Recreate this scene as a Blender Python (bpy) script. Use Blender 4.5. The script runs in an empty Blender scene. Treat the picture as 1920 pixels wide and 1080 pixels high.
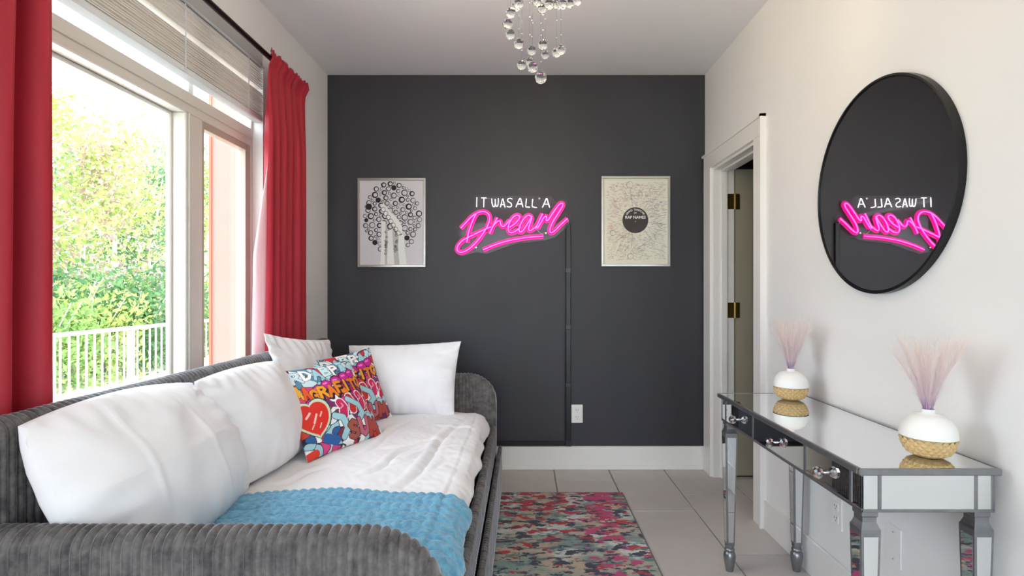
import bpy, math, random
import numpy as np
from mathutils import Vector, noise

# ------------------------------------------------------------------ camera, sky, sun, exposure
sc = bpy.context.scene
COL = sc.collection
F, VX, VY, CH = 1030.0, 982.0, 543.0, 1.23      # focal length in px, vanishing point, eye height
cam_d = bpy.data.cameras.new('camera')
cam_d.sensor_width = 36.0
cam_d.lens = 36.0 * F / 1920.0
cam_d.shift_x = -(VX - 960) / 1920.0
cam_d.shift_y = (VY - 540) / 1920.0
cam_d.clip_start = 0.02
cam = bpy.data.objects.new('camera', cam_d)
COL.objects.link(cam)
cam.location = (0, 0, CH)
cam.rotation_euler = (math.pi / 2, 0, 0)
sc.camera = cam

world = bpy.data.worlds.new('sky')
sc.world = world
world.use_nodes = True
bg = world.node_tree.nodes['Background']
bg.inputs['Color'].default_value = (0.80, 0.90, 1.0, 1)
bg.inputs['Strength'].default_value = 3.6

sun_d = bpy.data.lights.new('sun', 'SUN')
sun_d.energy = 3.0
sun_d.angle = 0.02
sun_d.color = (1.0, 0.96, 0.90)
sun = bpy.data.objects.new('sun', sun_d)
COL.objects.link(sun)
sun.rotation_euler = Vector((-0.55, -0.25, -0.80)).to_track_quat('-Z', 'Y').to_euler()


def portal(loc, rot, sx, sy):
    d = bpy.data.lights.new('window_portal', 'AREA')
    d.shape = 'RECTANGLE'
    d.size, d.size_y = sx, sy
    d.cycles.is_portal = True
    o = bpy.data.objects.new('window_portal', d)
    COL.objects.link(o)
    o.location = loc
    o.rotation_euler = rot


portal((-1.50, 1.80, 1.62), (0, -math.pi / 2, 0), 1.75, 2.2)     # side window
portal((-0.05, -1.96, 1.30), (math.pi / 2, 0, 0), 2.2, 2.3)       # added fill-light window behind the camera

sc.view_settings.view_transform = 'Standard'
sc.view_settings.look = 'None'
sc.view_settings.exposure = 1.0
sc.view_settings.gamma = 1.0
sc.view_settings.use_curve_mapping = False

# ------------------------------------------------------------------ helpers
PI = math.pi
rnd = random.Random(7)
ORG = {}


def lin(h):
    h = h.lstrip('#')
    out = []
    for i in (0, 2, 4):
        c = int(h[i:i + 2], 16) / 255.0
        out.append(c / 12.92 if c <= 0.04045 else ((c + 0.055) / 1.055) ** 2.4)
    return (out[0], out[1], out[2], 1.0)


class NT:
    def __init__(self, name):
        self.m = bpy.data.materials.new(name)
        self.m.use_nodes = True
        self.t = self.m.node_tree
        self.b = self.t.nodes['Principled BSDF']
        self.out = self.t.nodes['Material Output']

    def n(self, typ, props=None, **ins):
        nd = self.t.nodes.new('ShaderNode' + typ)
        for k, v in (props or {}).items():
            setattr(nd, k, v)
        for k, v in ins.items():
            key = int(k[1:]) if k[0] == 'i' and k[1:].isdigit() else k.replace('_', ' ')
            self.set(nd.inputs[key], v)
        return nd

    def set(self, sock, v):
        if isinstance(v, bpy.types.NodeSocket):
            self.t.links.new(v, sock)
        else:
            sock.default_value = v

    def p(self, **ins):
        for k, v in ins.items():
            self.set(self.b.inputs[k.replace('_', ' ')], v)

    def mix(self, fac, a, b, blend='MIX'):
        nd = self.n('Mix', {'data_type': 'RGBA', 'blend_type': blend})
        self.set(nd.inputs[0], fac)
        self.set(nd.inputs[6], a)
        self.set(nd.inputs[7], b)
        return nd.outputs[2]

    def math(self, op, a, b=0.0, c=0.0):
        nd = self.n('Math', {'operation': op})
        self.set(nd.inputs[0], a)
        self.set(nd.inputs[1], b)
        self.set(nd.inputs[2], c)
        return nd.outputs[0]

    def ramp(self, fac, stops, interp='LINEAR'):
        nd = self.n('ValToRGB')
        cr = nd.color_ramp
        cr.interpolation = interp
        while len(cr.elements) < len(stops):
            cr.elements.new(0.5)
        for e, (p, c) in zip(cr.elements, stops):
            e.position = p
            e.color = c
        self.set(nd.inputs[0], fac)
        return nd.outputs[0]

    def coords(self, scale=(1, 1, 1), kind='Object', loc=(0, 0, 0)):
        tc = self.n('TexCoord')
        mp = self.n('Mapping')
        self.t.links.new(tc.outputs[kind], mp.inputs['Vector'])
        mp.inputs['Scale'].default_value = scale
        mp.inputs['Location'].default_value = loc
        return mp.outputs[0]

    def noise(self, vec, scale=10.0, detail=3.0, rough=0.5, dist=0.0):
        nd = self.n('TexNoise', None, Vector=vec, Scale=scale, Detail=detail, Roughness=rough, Distortion=dist)
        return nd.outputs[0]

    def bump(self, h, strength=0.3, dist=0.01):
        nd = self.n('Bump', None, Height=h, Strength=strength, Distance=dist)
        self.t.links.new(nd.outputs[0], self.b.inputs['Normal'])


def pm(name, col, rough=0.5, metal=0.0, var=0.06, scale=6.0, bump=0.0, bscale=120.0, sheen=0.0, stretch=(1, 1, 1),
       spec=0.5, rvar=0.0):
    """plain procedural surface: base colour with soft mottling and fine relief"""
    m = NT(name)
    c = lin(col) if isinstance(col, str) else col
    v = m.coords(stretch)
    nz = m.noise(v, scale, 4)
    d = tuple(max(0, x * (1 - var)) for x in c[:3]) + (1,)
    l = tuple(min(1, x * (1 + var)) for x in c[:3]) + (1,)
    m.p(Base_Color=m.mix(nz, d, l), Roughness=rough, Metallic=metal)
    m.b.inputs['Specular IOR Level'].default_value = spec
    if rvar:
        m.p(Roughness=m.math('ADD', rough - rvar / 2, m.math('MULTIPLY', nz, rvar)))
    if sheen:
        m.p(Sheen_Weight=sheen, Sheen_Roughness=0.4)
    if bump:
        m.bump(m.noise(v, bscale, 3), bump, 0.004)
    return m.m


def emis(name, col, strength):
    m = NT(name)
    m.p(Base_Color=col, Roughness=0.4, Emission_Color=col, Emission_Strength=strength)
    return m.m


class MB:
    """collects shapes that become ONE mesh object"""

    def __init__(self):
        self.v, self.f, self.mi, self.cur = [], [], [], 0

    def add(self, vs, fs):
        o = len(self.v)
        self.v += [tuple(p) for p in vs]
        self.f += [tuple(i + o for i in f) for f in fs]
        self.mi += [self.cur] * len(fs)
        return self

    def box(self, x0, x1, y0, y1, z0, z1, ch=0.0):
        if ch <= 0:
            vs = [(x, y, z) for z in (z0, z1) for y in (y0, y1) for x in (x0, x1)]
            fs = [(0, 2, 3, 1), (4, 5, 7, 6), (0, 1, 5, 4), (2, 6, 7, 3), (0, 4, 6, 2), (1, 3, 7, 5)]
            return self.add(vs, fs)
        c = ch
        vs, idx = [], {}
        X, Y, Z = (x0, x1), (y0, y1), (z0, z1)
        sg = (1, -1)
        for i in (0, 1):
            for j in (0, 1):
                for k in (0, 1):
                    for a in range(3):
                        p = [X[i], Y[j], Z[k]]
                        for b in range(3):
                            if b != a:
                                p[b] += sg[(i, j, k)[b]] * c
                        idx[i, j, k, a] = len(vs)
                        vs.append(p)
        fs = []
        for a in range(3):
            b, d = (a + 1) % 3, (a + 2) % 3
            for s in (0, 1):
                q = []
                for (u, w) in ((0, 0), (1, 0), (1, 1), (0, 1)):
                    t = [0, 0, 0]
                    t[a], t[b], t[d] = s, u, w
                    q.append(idx[t[0], t[1], t[2], a])
                fs.append(tuple(q if s else q[::-1]))
        for a in range(3):          # edges along axis a
            b, d = (a + 1) % 3, (a + 2) % 3
            for u in (0, 1):
                for w in (0, 1):
                    t0, t1 = [0, 0, 0], [0, 0, 0]
                    t0[b] = t1[b] = u
                    t0[d] = t1[d] = w
                    t1[a] = 1
                    q = (idx[(*t0, b)], idx[(*t1, b)], idx[(*t1, d)], idx[(*t0, d)])
                    fs.append(q if (u ^ w) else q[::-1])
        for i in (0, 1):
            for j in (0, 1):
                for k in (0, 1):
                    q = (idx[i, j, k, 0], idx[i, j, k, 1], idx[i, j, k, 2])
                    fs.append(q if (i + j + k) % 2 else q[::-1])
        return self.add(vs, fs)

    def frustum(self, c0, h0, c1, h1):
        """square section from (centre, half width) to (centre, half width), along z"""
        vs = []
        for c, h in ((c0, h0), (c1, h1)):
            vs += [(c[0] - h, c[1] - h, c[2]), (c[0] + h, c[1] - h, c[2]), (c[0] + h, c[1] + h, c[2]), (c[0] - h, c[1] + h, c[2])]
        return self.add(vs, [(3, 2, 1, 0), (4, 5, 6, 7), (0, 1, 5, 4), (1, 2, 6, 5), (2, 3, 7, 6), (3, 0, 4, 7)])

    def lathe(self, prof, c, n=24, axis='z', caps=True):
        vs, fs = [], []
        for (r, h) in prof:
            for k in range(n):
                a = 2 * PI * k / n
                p = (r * math.cos(a), r * math.sin(a), h)
                if axis == 'x':
                    p = (p[2], p[0], p[1])
                elif axis == 'y':
                    p = (p[1], p[2], p[0])
                vs.append((c[0] + p[0], c[1] + p[1], c[2] + p[2]))
        for j in range(len(prof) - 1):
            for k in range(n):
                k2 = (k + 1) % n
                fs.append((j * n + k, j * n + k2, (j + 1) * n + k2, (j + 1) * n + k))
        if caps:
            fs.append(tuple(range(n))[::-1])
            fs.append(tuple((len(prof) - 1) * n + k for k in range(n)))
        return self.add(vs, fs)

    def tube(self, pts, r, n=8, r1=None):
        pts = [Vector(p) for p in pts]
        m = len(pts)
        vs, fs = [], []
        up = Vector((0.13, 0.31, 0.94)).normalized()
        for i, p in enumerate(pts):
            d = (pts[min(i + 1, m - 1)] - pts[max(i - 1, 0)])
            d = d.normalized() if d.length > 1e-9 else Vector((0, 0, 1))
            a = d.cross(up)
            if a.length < 0.1:
                a = d.cross(Vector((1, 0, 0)))
            a.normalize()
            b = d.cross(a)
            rr = r if r1 is None else r + (r1 - r) * i / (m - 1)
            for k in range(n):
                t = 2 * PI * k / n
                vs.append(p + a * (rr * math.cos(t)) + b * (rr * math.sin(t)))
        for i in range(m - 1):
            for k in range(n):
                k2 = (k + 1) % n
                fs.append((i * n + k, i * n + k2, (i + 1) * n + k2, (i + 1) * n + k))
        fs.append(tuple(range(n))[::-1])
        fs.append(tuple((m - 1) * n + k for k in range(n)))
        return self.add(vs, fs)

    def ball(self, c, r, n=12, m=8, sq=(1, 1, 1)):
        prof = [(max(1e-4, r * math.sin(PI * j / m)), -r * math.cos(PI * j / m)) for j in range(m + 1)]
        o = len(self.v)
        self.lathe(prof, (0, 0, 0), n)
        for i in range(o, len(self.v)):
            p = self.v[i]
            self.v[i] = (c[0] + p[0] * sq[0], c[1] + p[1] * sq[1], c[2] + p[2] * sq[2])
        return self

    def grid(self, P, wrap=False):
        """P[i][j] points -> quads"""
        ni, nj = len(P), len(P[0])
        vs = [p for row in P for p in row]
        fs = []
        for i in range(ni - 1):
            for j in range(nj - (0 if wrap else 1)):
                j2 = (j + 1) % nj
                fs.append((i * nj + j, (i + 1) * nj + j, (i + 1) * nj + j2, i * nj + j2))
        return self.add(vs, fs)

    def build(self, name, mats, parent=None, smooth=False, org=None):
        o3 = Vector(org) if org is not None else (ORG[parent.name] if parent else Vector((0, 0, 0)))
        me = bpy.data.meshes.new(name)
        me.from_pydata([(p[0] - o3.x, p[1] - o3.y, p[2] - o3.z) for p in self.v], [], self.f)
        for m in (mats if isinstance(mats, (list, tuple)) else [mats]):
            me.materials.append(m)
        me.polygons.foreach_set('material_index', self.mi)
        if smooth:
            me.polygons.foreach_set('use_smooth', [True] * len(me.polygons))
        me.update()
        ob = bpy.data.objects.new(name, me)
        COL.objects.link(ob)
        if parent:
            ob.parent = parent
        elif org is not None:
            ob.location = o3
        ORG[ob.name] = o3
        return ob


def tag(o, label=None, cat=None, group=None, kind=None):
    for k, v in (('label', label), ('category', cat), ('group', group), ('kind', kind)):
        if v:
            o[k] = v
    return o


def thing(name, loc, label, cat, group=None, kind=None):
    o = bpy.data.objects.new(name, None)
    o.empty_display_size = 0.05
    COL.objects.link(o)
    o.location = loc
    ORG[o.name] = Vector(loc)
    return tag(o, label, cat, group, kind)


def bevel(o, w=0.003, seg=2):
    md = o.modifiers.new('edge', 'BEVEL')
    md.width = w
    md.segments = seg
    md.limit_method = 'ANGLE'
    return o


def auto_smooth(o, deg=35):
    me = o.data
    me.polygons.foreach_set('use_smooth', [True] * len(me.polygons))
    me.set_sharp_from_angle(angle=math.radians(deg))
    return o


def catmull(pts, n=6):
    out = []
    P = [Vector(p) for p in pts]
    for i in range(len(P) - 1):
        p0, p1, p2, p3 = P[max(i - 1, 0)], P[i], P[i + 1], P[min(i + 2, len(P) - 1)]
        for k in range(n):
            t = k / n
            out.append(0.5 * ((2 * p1) + (p2 - p0) * t + (2 * p0 - 5 * p1 + 4 * p2 - p3) * t * t
                              + (3 * p1 - p0 - 3 * p2 + p3) * t ** 3))
    out.append(P[-1])
    return out


def px(x, y, Y):
    """world point seen at pixel (x, y) at depth Y"""
    return Vector(((x - VX) * Y / F, Y, CH - (y - VY) * Y / F))


# ------------------------------------------------------------------ measures of the room
XL, XR, YB, YR, ZC = -1.348, 1.245, 3.773, -1.85, 2.704

# ------------------------------------------------------------------ materials
M = {}
M['wall'] = pm('white wall paint', '#f2f0ef', 0.62, var=0.015, scale=2, bump=0.05, bscale=260)
M['wall_dark'] = None
M['ceiling'] = pm('ceiling paint', '#f3f1f4', 0.75, var=0.012, scale=2, bump=0.05, bscale=200)
M['trim'] = pm('white trim enamel', '#f2efec', 0.32, var=0.015, scale=5)
M['dim_wall'] = pm('side room paint', '#8d8674', 0.7, var=0.03, scale=3)  # whitish walls coloured taupe, so the room's dimness sits in the colour
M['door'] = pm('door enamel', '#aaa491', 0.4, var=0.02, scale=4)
M['brass'] = pm('aged brass', '#a98d52', 0.3, 1.0, var=0.15, scale=40)
M['grout'] = pm('grout', '#8c8581', 0.8, var=0.08, scale=40)
M['vinyl'] = pm('window vinyl', '#d9d6cf', 0.35, var=0.03, scale=8)
M['sash'] = pm('taupe sash', '#b5a99c', 0.35, var=0.03, scale=8)
M['outlet'] = pm('white plastic', '#f2f0ee', 0.3, var=0.01)
M['slot'] = pm('dark slot', '#5a5552', 0.6)
M['rod'] = pm('dark bronze rod', '#2b1c22', 0.35, 0.7, var=0.1, scale=30)
M['blind'] = pm('blind slat', '#e9e0dd', 0.45, var=0.05, scale=25, stretch=(8, 0.6, 8))
M['blind_rail'] = pm('blind rail', '#dfe3e6', 0.4, var=0.03)
M['valance'] = pm('blind head rail', '#b4b2b4', 0.45, var=0.03)
M['black'] = pm('black frame', '#141215', 0.35, 0.3, var=0.1)
M['raceway'] = pm('black cable channel', '#17171b', 0.38, var=0.1)
M['raceway_clip'] = pm('cable channel joint', '#2c2c33', 0.35, var=0.1)
M['silver'] = pm('silver frame', '#c6c3bd', 0.28, 0.75, var=0.06, scale=30)
M['pewter'] = pm('brushed pewter', '#8f9094', 0.34, 0.85, var=0.22, scale=14, stretch=(3, 3, 3), bump=0.08, bscale=90, rvar=0.15)
M['mirror'] = pm('mirror glass', (0.86, 0.89, 0.90, 1), 0.015, 1.0, var=0.0)
M['mirror_dark'] = pm('wall mirror glass', (0.80, 0.80, 0.81, 1), 0.012, 1.0, var=0.0)
M['white_ceramic'] = pm('matte white ceramic', '#f3f1ee', 0.45, var=0.015, scale=12, bump=0.05, bscale=150)
M['tan'] = pm('carved tan wood', '#d2b27e', 0.5, var=0.10, scale=30, stretch=(1, 1, 3))
M['steel'] = pm('polished steel', '#b9b9bd', 0.15, 1.0, var=0.05)
M['paper_grey'] = pm('pale lilac paper', '#dcd8e0', 0.6, var=0.02)
M['paper_cream'] = pm('cream paper', '#ece8d8', 0.6, var=0.02)
M['ink'] = pm('black ink', '#1d1b1c', 0.6, var=0.1)
M['ink_mid'] = pm('grey ink', '#6d6a6c', 0.6, var=0.2, scale=60)
M['ink_white'] = pm('white ink', '#f4f4f4', 0.6, var=0.02)
M['ink_pale'] = pm('pale grey ink', '#c9c8ca', 0.6, var=0.08, scale=60)
M['ink_brown'] = pm('dark brown ink', '#413a38', 0.6, var=0.12, scale=60)
M['linen'] = pm('white cotton', '#f3f2f6', 0.8, var=0.015, scale=8, bump=0.12, bscale=420, sheen=0.15)
M['duvet'] = pm('white quilted cotton', '#f4f3f7', 0.8, var=0.015, scale=8, bump=0.15, bscale=300, sheen=0.15)
M['mattress'] = pm('mattress ticking', '#e4e2e4', 0.8, var=0.02)
M['wood_dark'] = pm('dark wood', '#2a211d', 0.5, var=0.2, scale=14, stretch=(1, 8, 8))
M['tree_bark'] = pm('pale bark', '#d3ccc2', 0.8, var=0.2, scale=9)
M['stone_wall'] = pm('pink stucco', '#b07f76', 0.8, var=0.05, scale=6, bump=0.1)
M['salmon'] = pm('salmon corner trim', '#b8654c', 0.7, var=0.06)
M['rail'] = pm('railing metal', '#a49c8c', 0.5, 0.2, var=0.08)
M['deck'] = pm('pale deck boards', '#d8d0c2', 0.75, var=0.1, scale=4, stretch=(8, 1, 8))
M['ground'] = pm('dry pale grass', '#c9c4b0', 0.9, var=0.22, scale=1.3, bump=0.3, bscale=20)

# dark accent wall: charcoal matt with roller streaks
m = NT('charcoal wall paint')
v = m.coords((1, 1, 0.25))
n1 = m.noise(v, 5.5, 4)
m.p(Base_Color=m.mix(n1, lin('#2d2d34'), lin('#3d3c43')), Roughness=m.math('ADD', 0.42, m.math('MULTIPLY', n1, 0.2)))
m.bump(m.noise(m.coords(), 320, 2), 0.06, 0.002)
M['wall_dark'] = m.m

# floor tile: greige, faint linen streaks, a little different from tile to tile
m = NT('greige linen tile')
v = m.coords((3, 40, 3))
st = m.noise(v, 6, 4, 0.6)
bl = m.noise(m.coords((1, 1, 1), loc=(3, 1, 0)), 3.5, 4, 0.55)
oi = m.n('ObjectInfo')
c = m.mix(bl, lin('#b5adaa'), lin('#dcd5d2'))
c = m.mix(m.math('MULTIPLY', st, 0.5), c, lin('#a29a98'))
c = m.mix(m.math('MULTIPLY', oi.outputs['Random'], 0.25), c, lin('#dfd8d6'))
m.p(Base_Color=c, Roughness=m.math('ADD', 0.32, m.math('MULTIPLY', bl, 0.18)))
m.bump(st, 0.05, 0.002)
M['tile'] = m.m

# window pane: thin clear glass
m = NT('window glass')
tr = m.n('BsdfTransparent', None, Color=(0.97, 0.985, 0.98, 1))
gl = m.n('BsdfGlossy', None, Color=(1, 1, 1, 1), Roughness=0.01)
lw = m.n('LayerWeight', None, Blend=0.5)
mx = m.n('MixShader')
m.set(mx.inputs[0], m.math('ADD', 0.02, m.math('MULTIPLY', m.math('POWER', lw.outputs['Facing'], 4.0), 0.35)))
m.t.links.new(tr.outputs[0], mx.inputs[1])
m.t.links.new(gl.outputs[0], mx.inputs[2])
m.t.links.new(mx.outputs[0], m.out.inputs['Surface'])
M['glass'] = m.m

# crystal
m = NT('lead crystal')
m.p(Base_Color=(1, 1, 1, 1), Roughness=0.0, IOR=1.55, Transmission_Weight=1.0)
M['crystal'] = m.m

# red velvet curtain
m = NT('red velvet')
v = m.coords((1, 1, 0.12))
nz = m.noise(v, 22, 4)
m.p(Base_Color=m.mix(nz, lin('#920a20'), lin('#bd1230')), Roughness=0.6, Sheen_Weight=0.25, Sheen_Roughness=0.35,
    Sheen_Tint=(1.0, 0.45, 0.5, 1))
m.bump(m.noise(m.coords(), 500, 2), 0.1, 0.002)
M['velvet'] = m.m
M['lining'] = pm('pale curtain lining', '#e8b9c0', 0.7, var=0.05)

# corduroy plush
m = NT('grey plush corduroy')
v = m.coords()
n1 = m.noise(v, 28, 5, 0.65)
n2 = m.noise(v, 160, 3)
c = m.mix(m.ramp(n1, [(0.36, (0, 0, 0, 1)), (0.64, (1, 1, 1, 1))]), lin('#2f2c2e'), lin('#6d6866'))
c = m.mix(m.math('MULTIPLY', n2, 0.3), c, lin('#8a8788'))
m.p(Base_Color=c, Roughness=0.75, Sheen_Weight=1.0, Sheen_Roughness=0.3, Sheen_Tint=(0.85, 0.88, 1, 1))
m.bump(n2, 0.25, 0.004)
M['cord'] = m.m

# blue plush blanket
m = NT('blue braided plush')
v = m.coords()
n1 = m.noise(v, 45, 4, 0.6)
n2 = m.noise(v, 260, 3)
c = m.mix(m.ramp(n1, [(0.36, (0, 0, 0, 1)), (0.66, (1, 1, 1, 1))]), lin('#1b7fb4'), lin('#5fb4d8'))
c = m.mix(m.math('MULTIPLY', n2, 0.4), c, lin('#a9d9ea'))
m.p(Base_Color=c, Roughness=0.85, Sheen_Weight=0.6, Sheen_Roughness=0.4)
m.bump(n2, 0.5, 0.006)
M['blanket'] = m.m

# distressed rug
m = NT('distressed abstract rug')
tc = m.coords((1, 1, 1))
wob = m.n('TexNoise', None, Vector=m.coords((1, 1, 1)), Scale=60.0, Detail=3.0)
vadd = m.n('VectorMath', {'operation': 'MULTIPLY_ADD'})
m.set(vadd.inputs[0], wob.outputs[1])
vadd.inputs[1].default_value = (0.035, 0.02, 0)
m.set(vadd.inputs[2], tc)
W = vadd.outputs[0]


def rscale(sx, sy, lx=0.0, ly=0.0):
    mp = m.n('Mapping')
    m.set(mp.inputs['Vector'], W)
    mp.inputs['Scale'].default_value = (sx, sy, 1)
    mp.inputs['Location'].default_value = (lx, ly, 0)
    return mp.outputs[0]


def step(val, a, w=0.02):
    mr = m.n('MapRange', None, Value=val)
    mr.inputs['From Min'].default_value = a - w
    mr.inputs['From Max'].default_value = a + w
    return mr.outputs[0]


sep = m.n('SeparateXYZ', None, Vector=tc)
gx, gy = sep.outputs[0], sep.outputs[1]          # object space, origin at the rug's far right corner, y towards the wall
base = m.mix(step(m.noise(rscale(3.2, 5), 1, 3), 0.50, 0.05), lin('#c4b19c'), lin('#7f9c9b'))
base = m.mix(step(m.noise(rscale(4, 5, 4), 1, 3), 0.57, 0.04), base, lin('#d3dcda'))
base = m.mix(step(m.noise(rscale(9, 26, 9), 1, 3, 0.6), 0.57, 0.03), base, lin('#55797c'))
navy = step(m.noise(rscale(9, 18, 2, 5), 1, 2.5, 0.5), 0.585, 0.01)
base = m.mix(navy, base, lin('#1d2c4c'))


def mrange(val, a, b, lo, hi):
    mr_ = m.n('MapRange', None, Value=val)
    for k_, v_ in (('From Min', a), ('From Max', b), ('To Min', lo), ('To Max', hi)):
        mr_.inputs[k_].default_value = v_
    return mr_.outputs[0]


# red flecks gather towards the far left, magenta runs down the right side
far = mrange(gy, -0.95, 0.0, 0.0, 0.115)
redn = m.math('ADD', m.noise(rscale(10, 22, 7, 3), 1, 2.5, 0.5), far)
base = m.mix(step(redn, 0.625, 0.012), base, lin('#bf2038'))
off = m.math('ABSOLUTE', m.math('ADD', gx, m.math('SUBTRACT', 0.15, m.math('MULTIPLY', gy, 0.06))))
band = m.math('MULTIPLY', mrange(off, 0.0, 0.22, 0.17, -0.12), mrange(gy, -1.0, -0.15, 0.45, 1.0))
magn = m.math('ADD', m.noise(rscale(8, 14, 1, 8), 1, 3, 0.55), band)
base = m.mix(step(magn, 0.60, 0.015), base, m.mix(m.noise(rscale(6, 6, 3, 3), 1, 1), lin('#bf1f45'), lin('#c8428f')))
navy2 = step(m.noise(rscale(13, 28, 12, 5), 1, 3, 0.6), 0.585, 0.012)
base = m.mix(navy2, base, lin('#22304f'))
fine = m.noise(m.coords((1, 1, 1)), 420, 2)
base = m.mix(m.math('MULTIPLY', fine, 0.16), base, lin('#b9b2ac'))
m.p(Base_Color=base, Roughness=0.9, Sheen_Weight=0.1)
m.bump(fine, 0.3, 0.003)
M['rug'] = m.m
M['rug_edge'] = pm('rug binding', '#6d7076', 0.9, var=0.1, scale=60)

# painted cushion cloth: colours come from the printed colour layer
m = NT('graffiti print cotton')
at = m.n('VertexColor', {'layer_name': 'print'})
m.p(Base_Color=at.outputs[0], Roughness=0.7)
m.bump(m.noise(m.coords(), 500, 2), 0.08, 0.002)
M['graffiti'] = m.m

# dyed pampas: mauve at the foot, pale pink at the tips
m = NT('dyed pampas fibre')
sep = m.n('SeparateXYZ', None, Vector=m.coords())
c = m.ramp(m.math('MULTIPLY', sep.outputs[2], 4.4),
           [(0.0, lin('#b18fb8')), (0.15, lin('#d6bad8')), (0.28, lin('#f6eaee')), (1.0, lin('#fdf2ec'))])
df = m.n('BsdfDiffuse', None, Color=c)
tl = m.n('BsdfTranslucent', None, Color=c)
mx = m.n('MixShader', None, Fac=0.5)
m.t.links.new(df.outputs[0], mx.inputs[1])
m.t.links.new(tl.outputs[0], mx.inputs[2])
m.t.links.new(mx.outputs[0], m.out.inputs['Surface'])
M['pampas'] = m.m


def leaf_mat(name, a, b):
    m = NT(name)
    oi = m.n('NewGeometry')
    nz = m.noise(m.coords(), 1.4, 2)
    rp = m.n('MapRange', None, Value=m.math('ADD', m.math('MULTIPLY', oi.outputs['Random Per Island'], 0.6), m.math('MULTIPLY', nz, 0.6)))
    rp.inputs['From Min'].default_value = 0.15
    rp.inputs['From Max'].default_value = 0.95
    c = m.mix(rp.outputs[0], lin(a), lin(b))
    df = m.n('BsdfDiffuse', None, Color=c)
    tl = m.n('BsdfTranslucent', None, Color=c)
    mx = m.n('MixShader', None, Fac=0.45)
    m.t.links.new(df.outputs[0], mx.inputs[1])
    m.t.links.new(tl.outputs[0], mx.inputs[2])
    m.t.links.new(mx.outputs[0], m.out.inputs['Surface'])
    return m.m


M['leaf_green'] = leaf_mat('fresh green leaves', '#587f45', '#a3bb78')
M['leaf_yellow'] = leaf_mat('yellow green leaves', '#86994a', '#c3cd84')
M['leaf_pink'] = leaf_mat('pinkish leaves', '#a88486', '#cfb5a8')
M['leaf_deep'] = leaf_mat('deep green leaves', '#3a6645', '#76996a')

# ------------------------------------------------------------------ the setting: floor
fl = MB().box(XL - 0.25, 2.75, YR - 0.15, 4.45, -0.12, -0.004).build('floor', M['grout'])
tag(fl, 'greige large-format tiled floor with thin staggered joints', 'floor', kind='structure')
CW, CL, GAP = 0.375, 0.75, 0.004
x_lines = [0.955 + CW * k for k in range(-8, 6)]
for ci, xa in enumerate(x_lines):
    k = ci - 8
    off = 3.30 + 0.25 * k
    j0 = math.floor((YR - off) / CL)
    for j in range(j0, j0 + 10):
        ya, yb = off + j * CL, off + (j + 1) * CL
        lim_x = XR if True else 0
        x0, x1 = max(xa, XL), min(xa + CW, 2.6)
        y0, y1 = max(ya, YR), min(yb, 4.3)
        if x1 - x0 < 0.03 or y1 - y0 < 0.03:
            continue
        if x0 >= XR + 0.14 and y1 < 2.4:
            continue
        b = MB()
        g, c = GAP / 2, 0.0025
        X0, X1, Y0, Y1 = x0 + g, x1 - g, y0 + g, y1 - g
        vs = [(X0, Y0, -0.01), (X1, Y0, -0.01), (X1, Y1, -0.01), (X0, Y1, -0.01),
              (X0 + c, Y0 + c, 0), (X1 - c, Y0 + c, 0), (X1 - c, Y1 - c, 0), (X0 + c, Y1 - c, 0)]
        b.add(vs, [(4, 5, 6, 7), (0, 1, 5, 4), (1, 2, 6, 5), (2, 3, 7, 6), (3, 0, 4, 7)])
        b.build('tile', M['tile'], fl)

# ------------------------------------------------------------------ walls and ceiling
WY0, WY1, WZ0, WZ1 = 0.72, 2.84, 0.74, 2.462          # side window opening
DY0, DY1, DZ = 2.93, 3.61, 2.03                       # doorway in the right wall
TH = 0.12

tag(MB().box(XL - 0.2, XR + TH + 1.3, YB, YB + 0.15, -0.1, ZC + 0.1).build('wall_back', M['wall_dark']),
    'charcoal painted accent wall at the end of the room', 'wall', kind='structure')
b = MB()
XO = XL - 0.135
b.box(XO, XL, YR - 0.15, WY0, -0.1, ZC)
b.box(XO, XL, WY1, YB, -0.1, ZC)
b.box(XO, XL, WY0, WY1, -0.1, WZ0)
b.box(XO, XL, WY0, WY1, WZ1, ZC)
tag(b.build('wall_left', M['wall']), 'white painted side wall around the big window', 'wall', kind='structure')
b = MB()
b.box(XR, XR + TH, YR - 0.15, DY0, -0.1, ZC)
b.box(XR, XR + TH, DY1, YB, -0.1, ZC)
b.box(XR, XR + TH, DY0, DY1, DZ, ZC)
tag(b.build('wall_right', M['wall']), 'off-white painted side wall with the doorway', 'wall', kind='structure')
RX0, RX1, RZ0, RZ1 = -1.15, 1.05, 0.15, 2.45
b = MB()
b.box(XL, RX0, YR - 0.15, YR, -0.1, ZC)
b.box(RX1, XR, YR - 0.15, YR, -0.1, ZC)
b.box(RX0, RX1, YR - 0.15, YR, -0.1, RZ0)
b.box(RX0, RX1, YR - 0.15, YR, RZ1, ZC)
tag(b.build('wall_rear', M['wall']), 'white painted wall behind the viewer with a wide garden window', 'wall', kind='structure')
tag(MB().box(XO, 2.75, YR - 0.15, 4.45, ZC, ZC + 0.15).build('ceiling', M['ceiling']),
    'plain white flat ceiling', 'ceiling', kind='structure')
# small dim side room behind the doorway
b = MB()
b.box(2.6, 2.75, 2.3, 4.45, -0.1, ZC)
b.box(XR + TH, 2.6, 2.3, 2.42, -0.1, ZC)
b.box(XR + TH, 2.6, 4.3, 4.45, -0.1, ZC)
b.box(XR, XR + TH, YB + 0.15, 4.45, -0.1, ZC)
tag(b.build('wall_side_room', M['dim_wall']), 'dim taupe walls of the side room seen through the doorway', 'wall', kind='structure')

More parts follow.
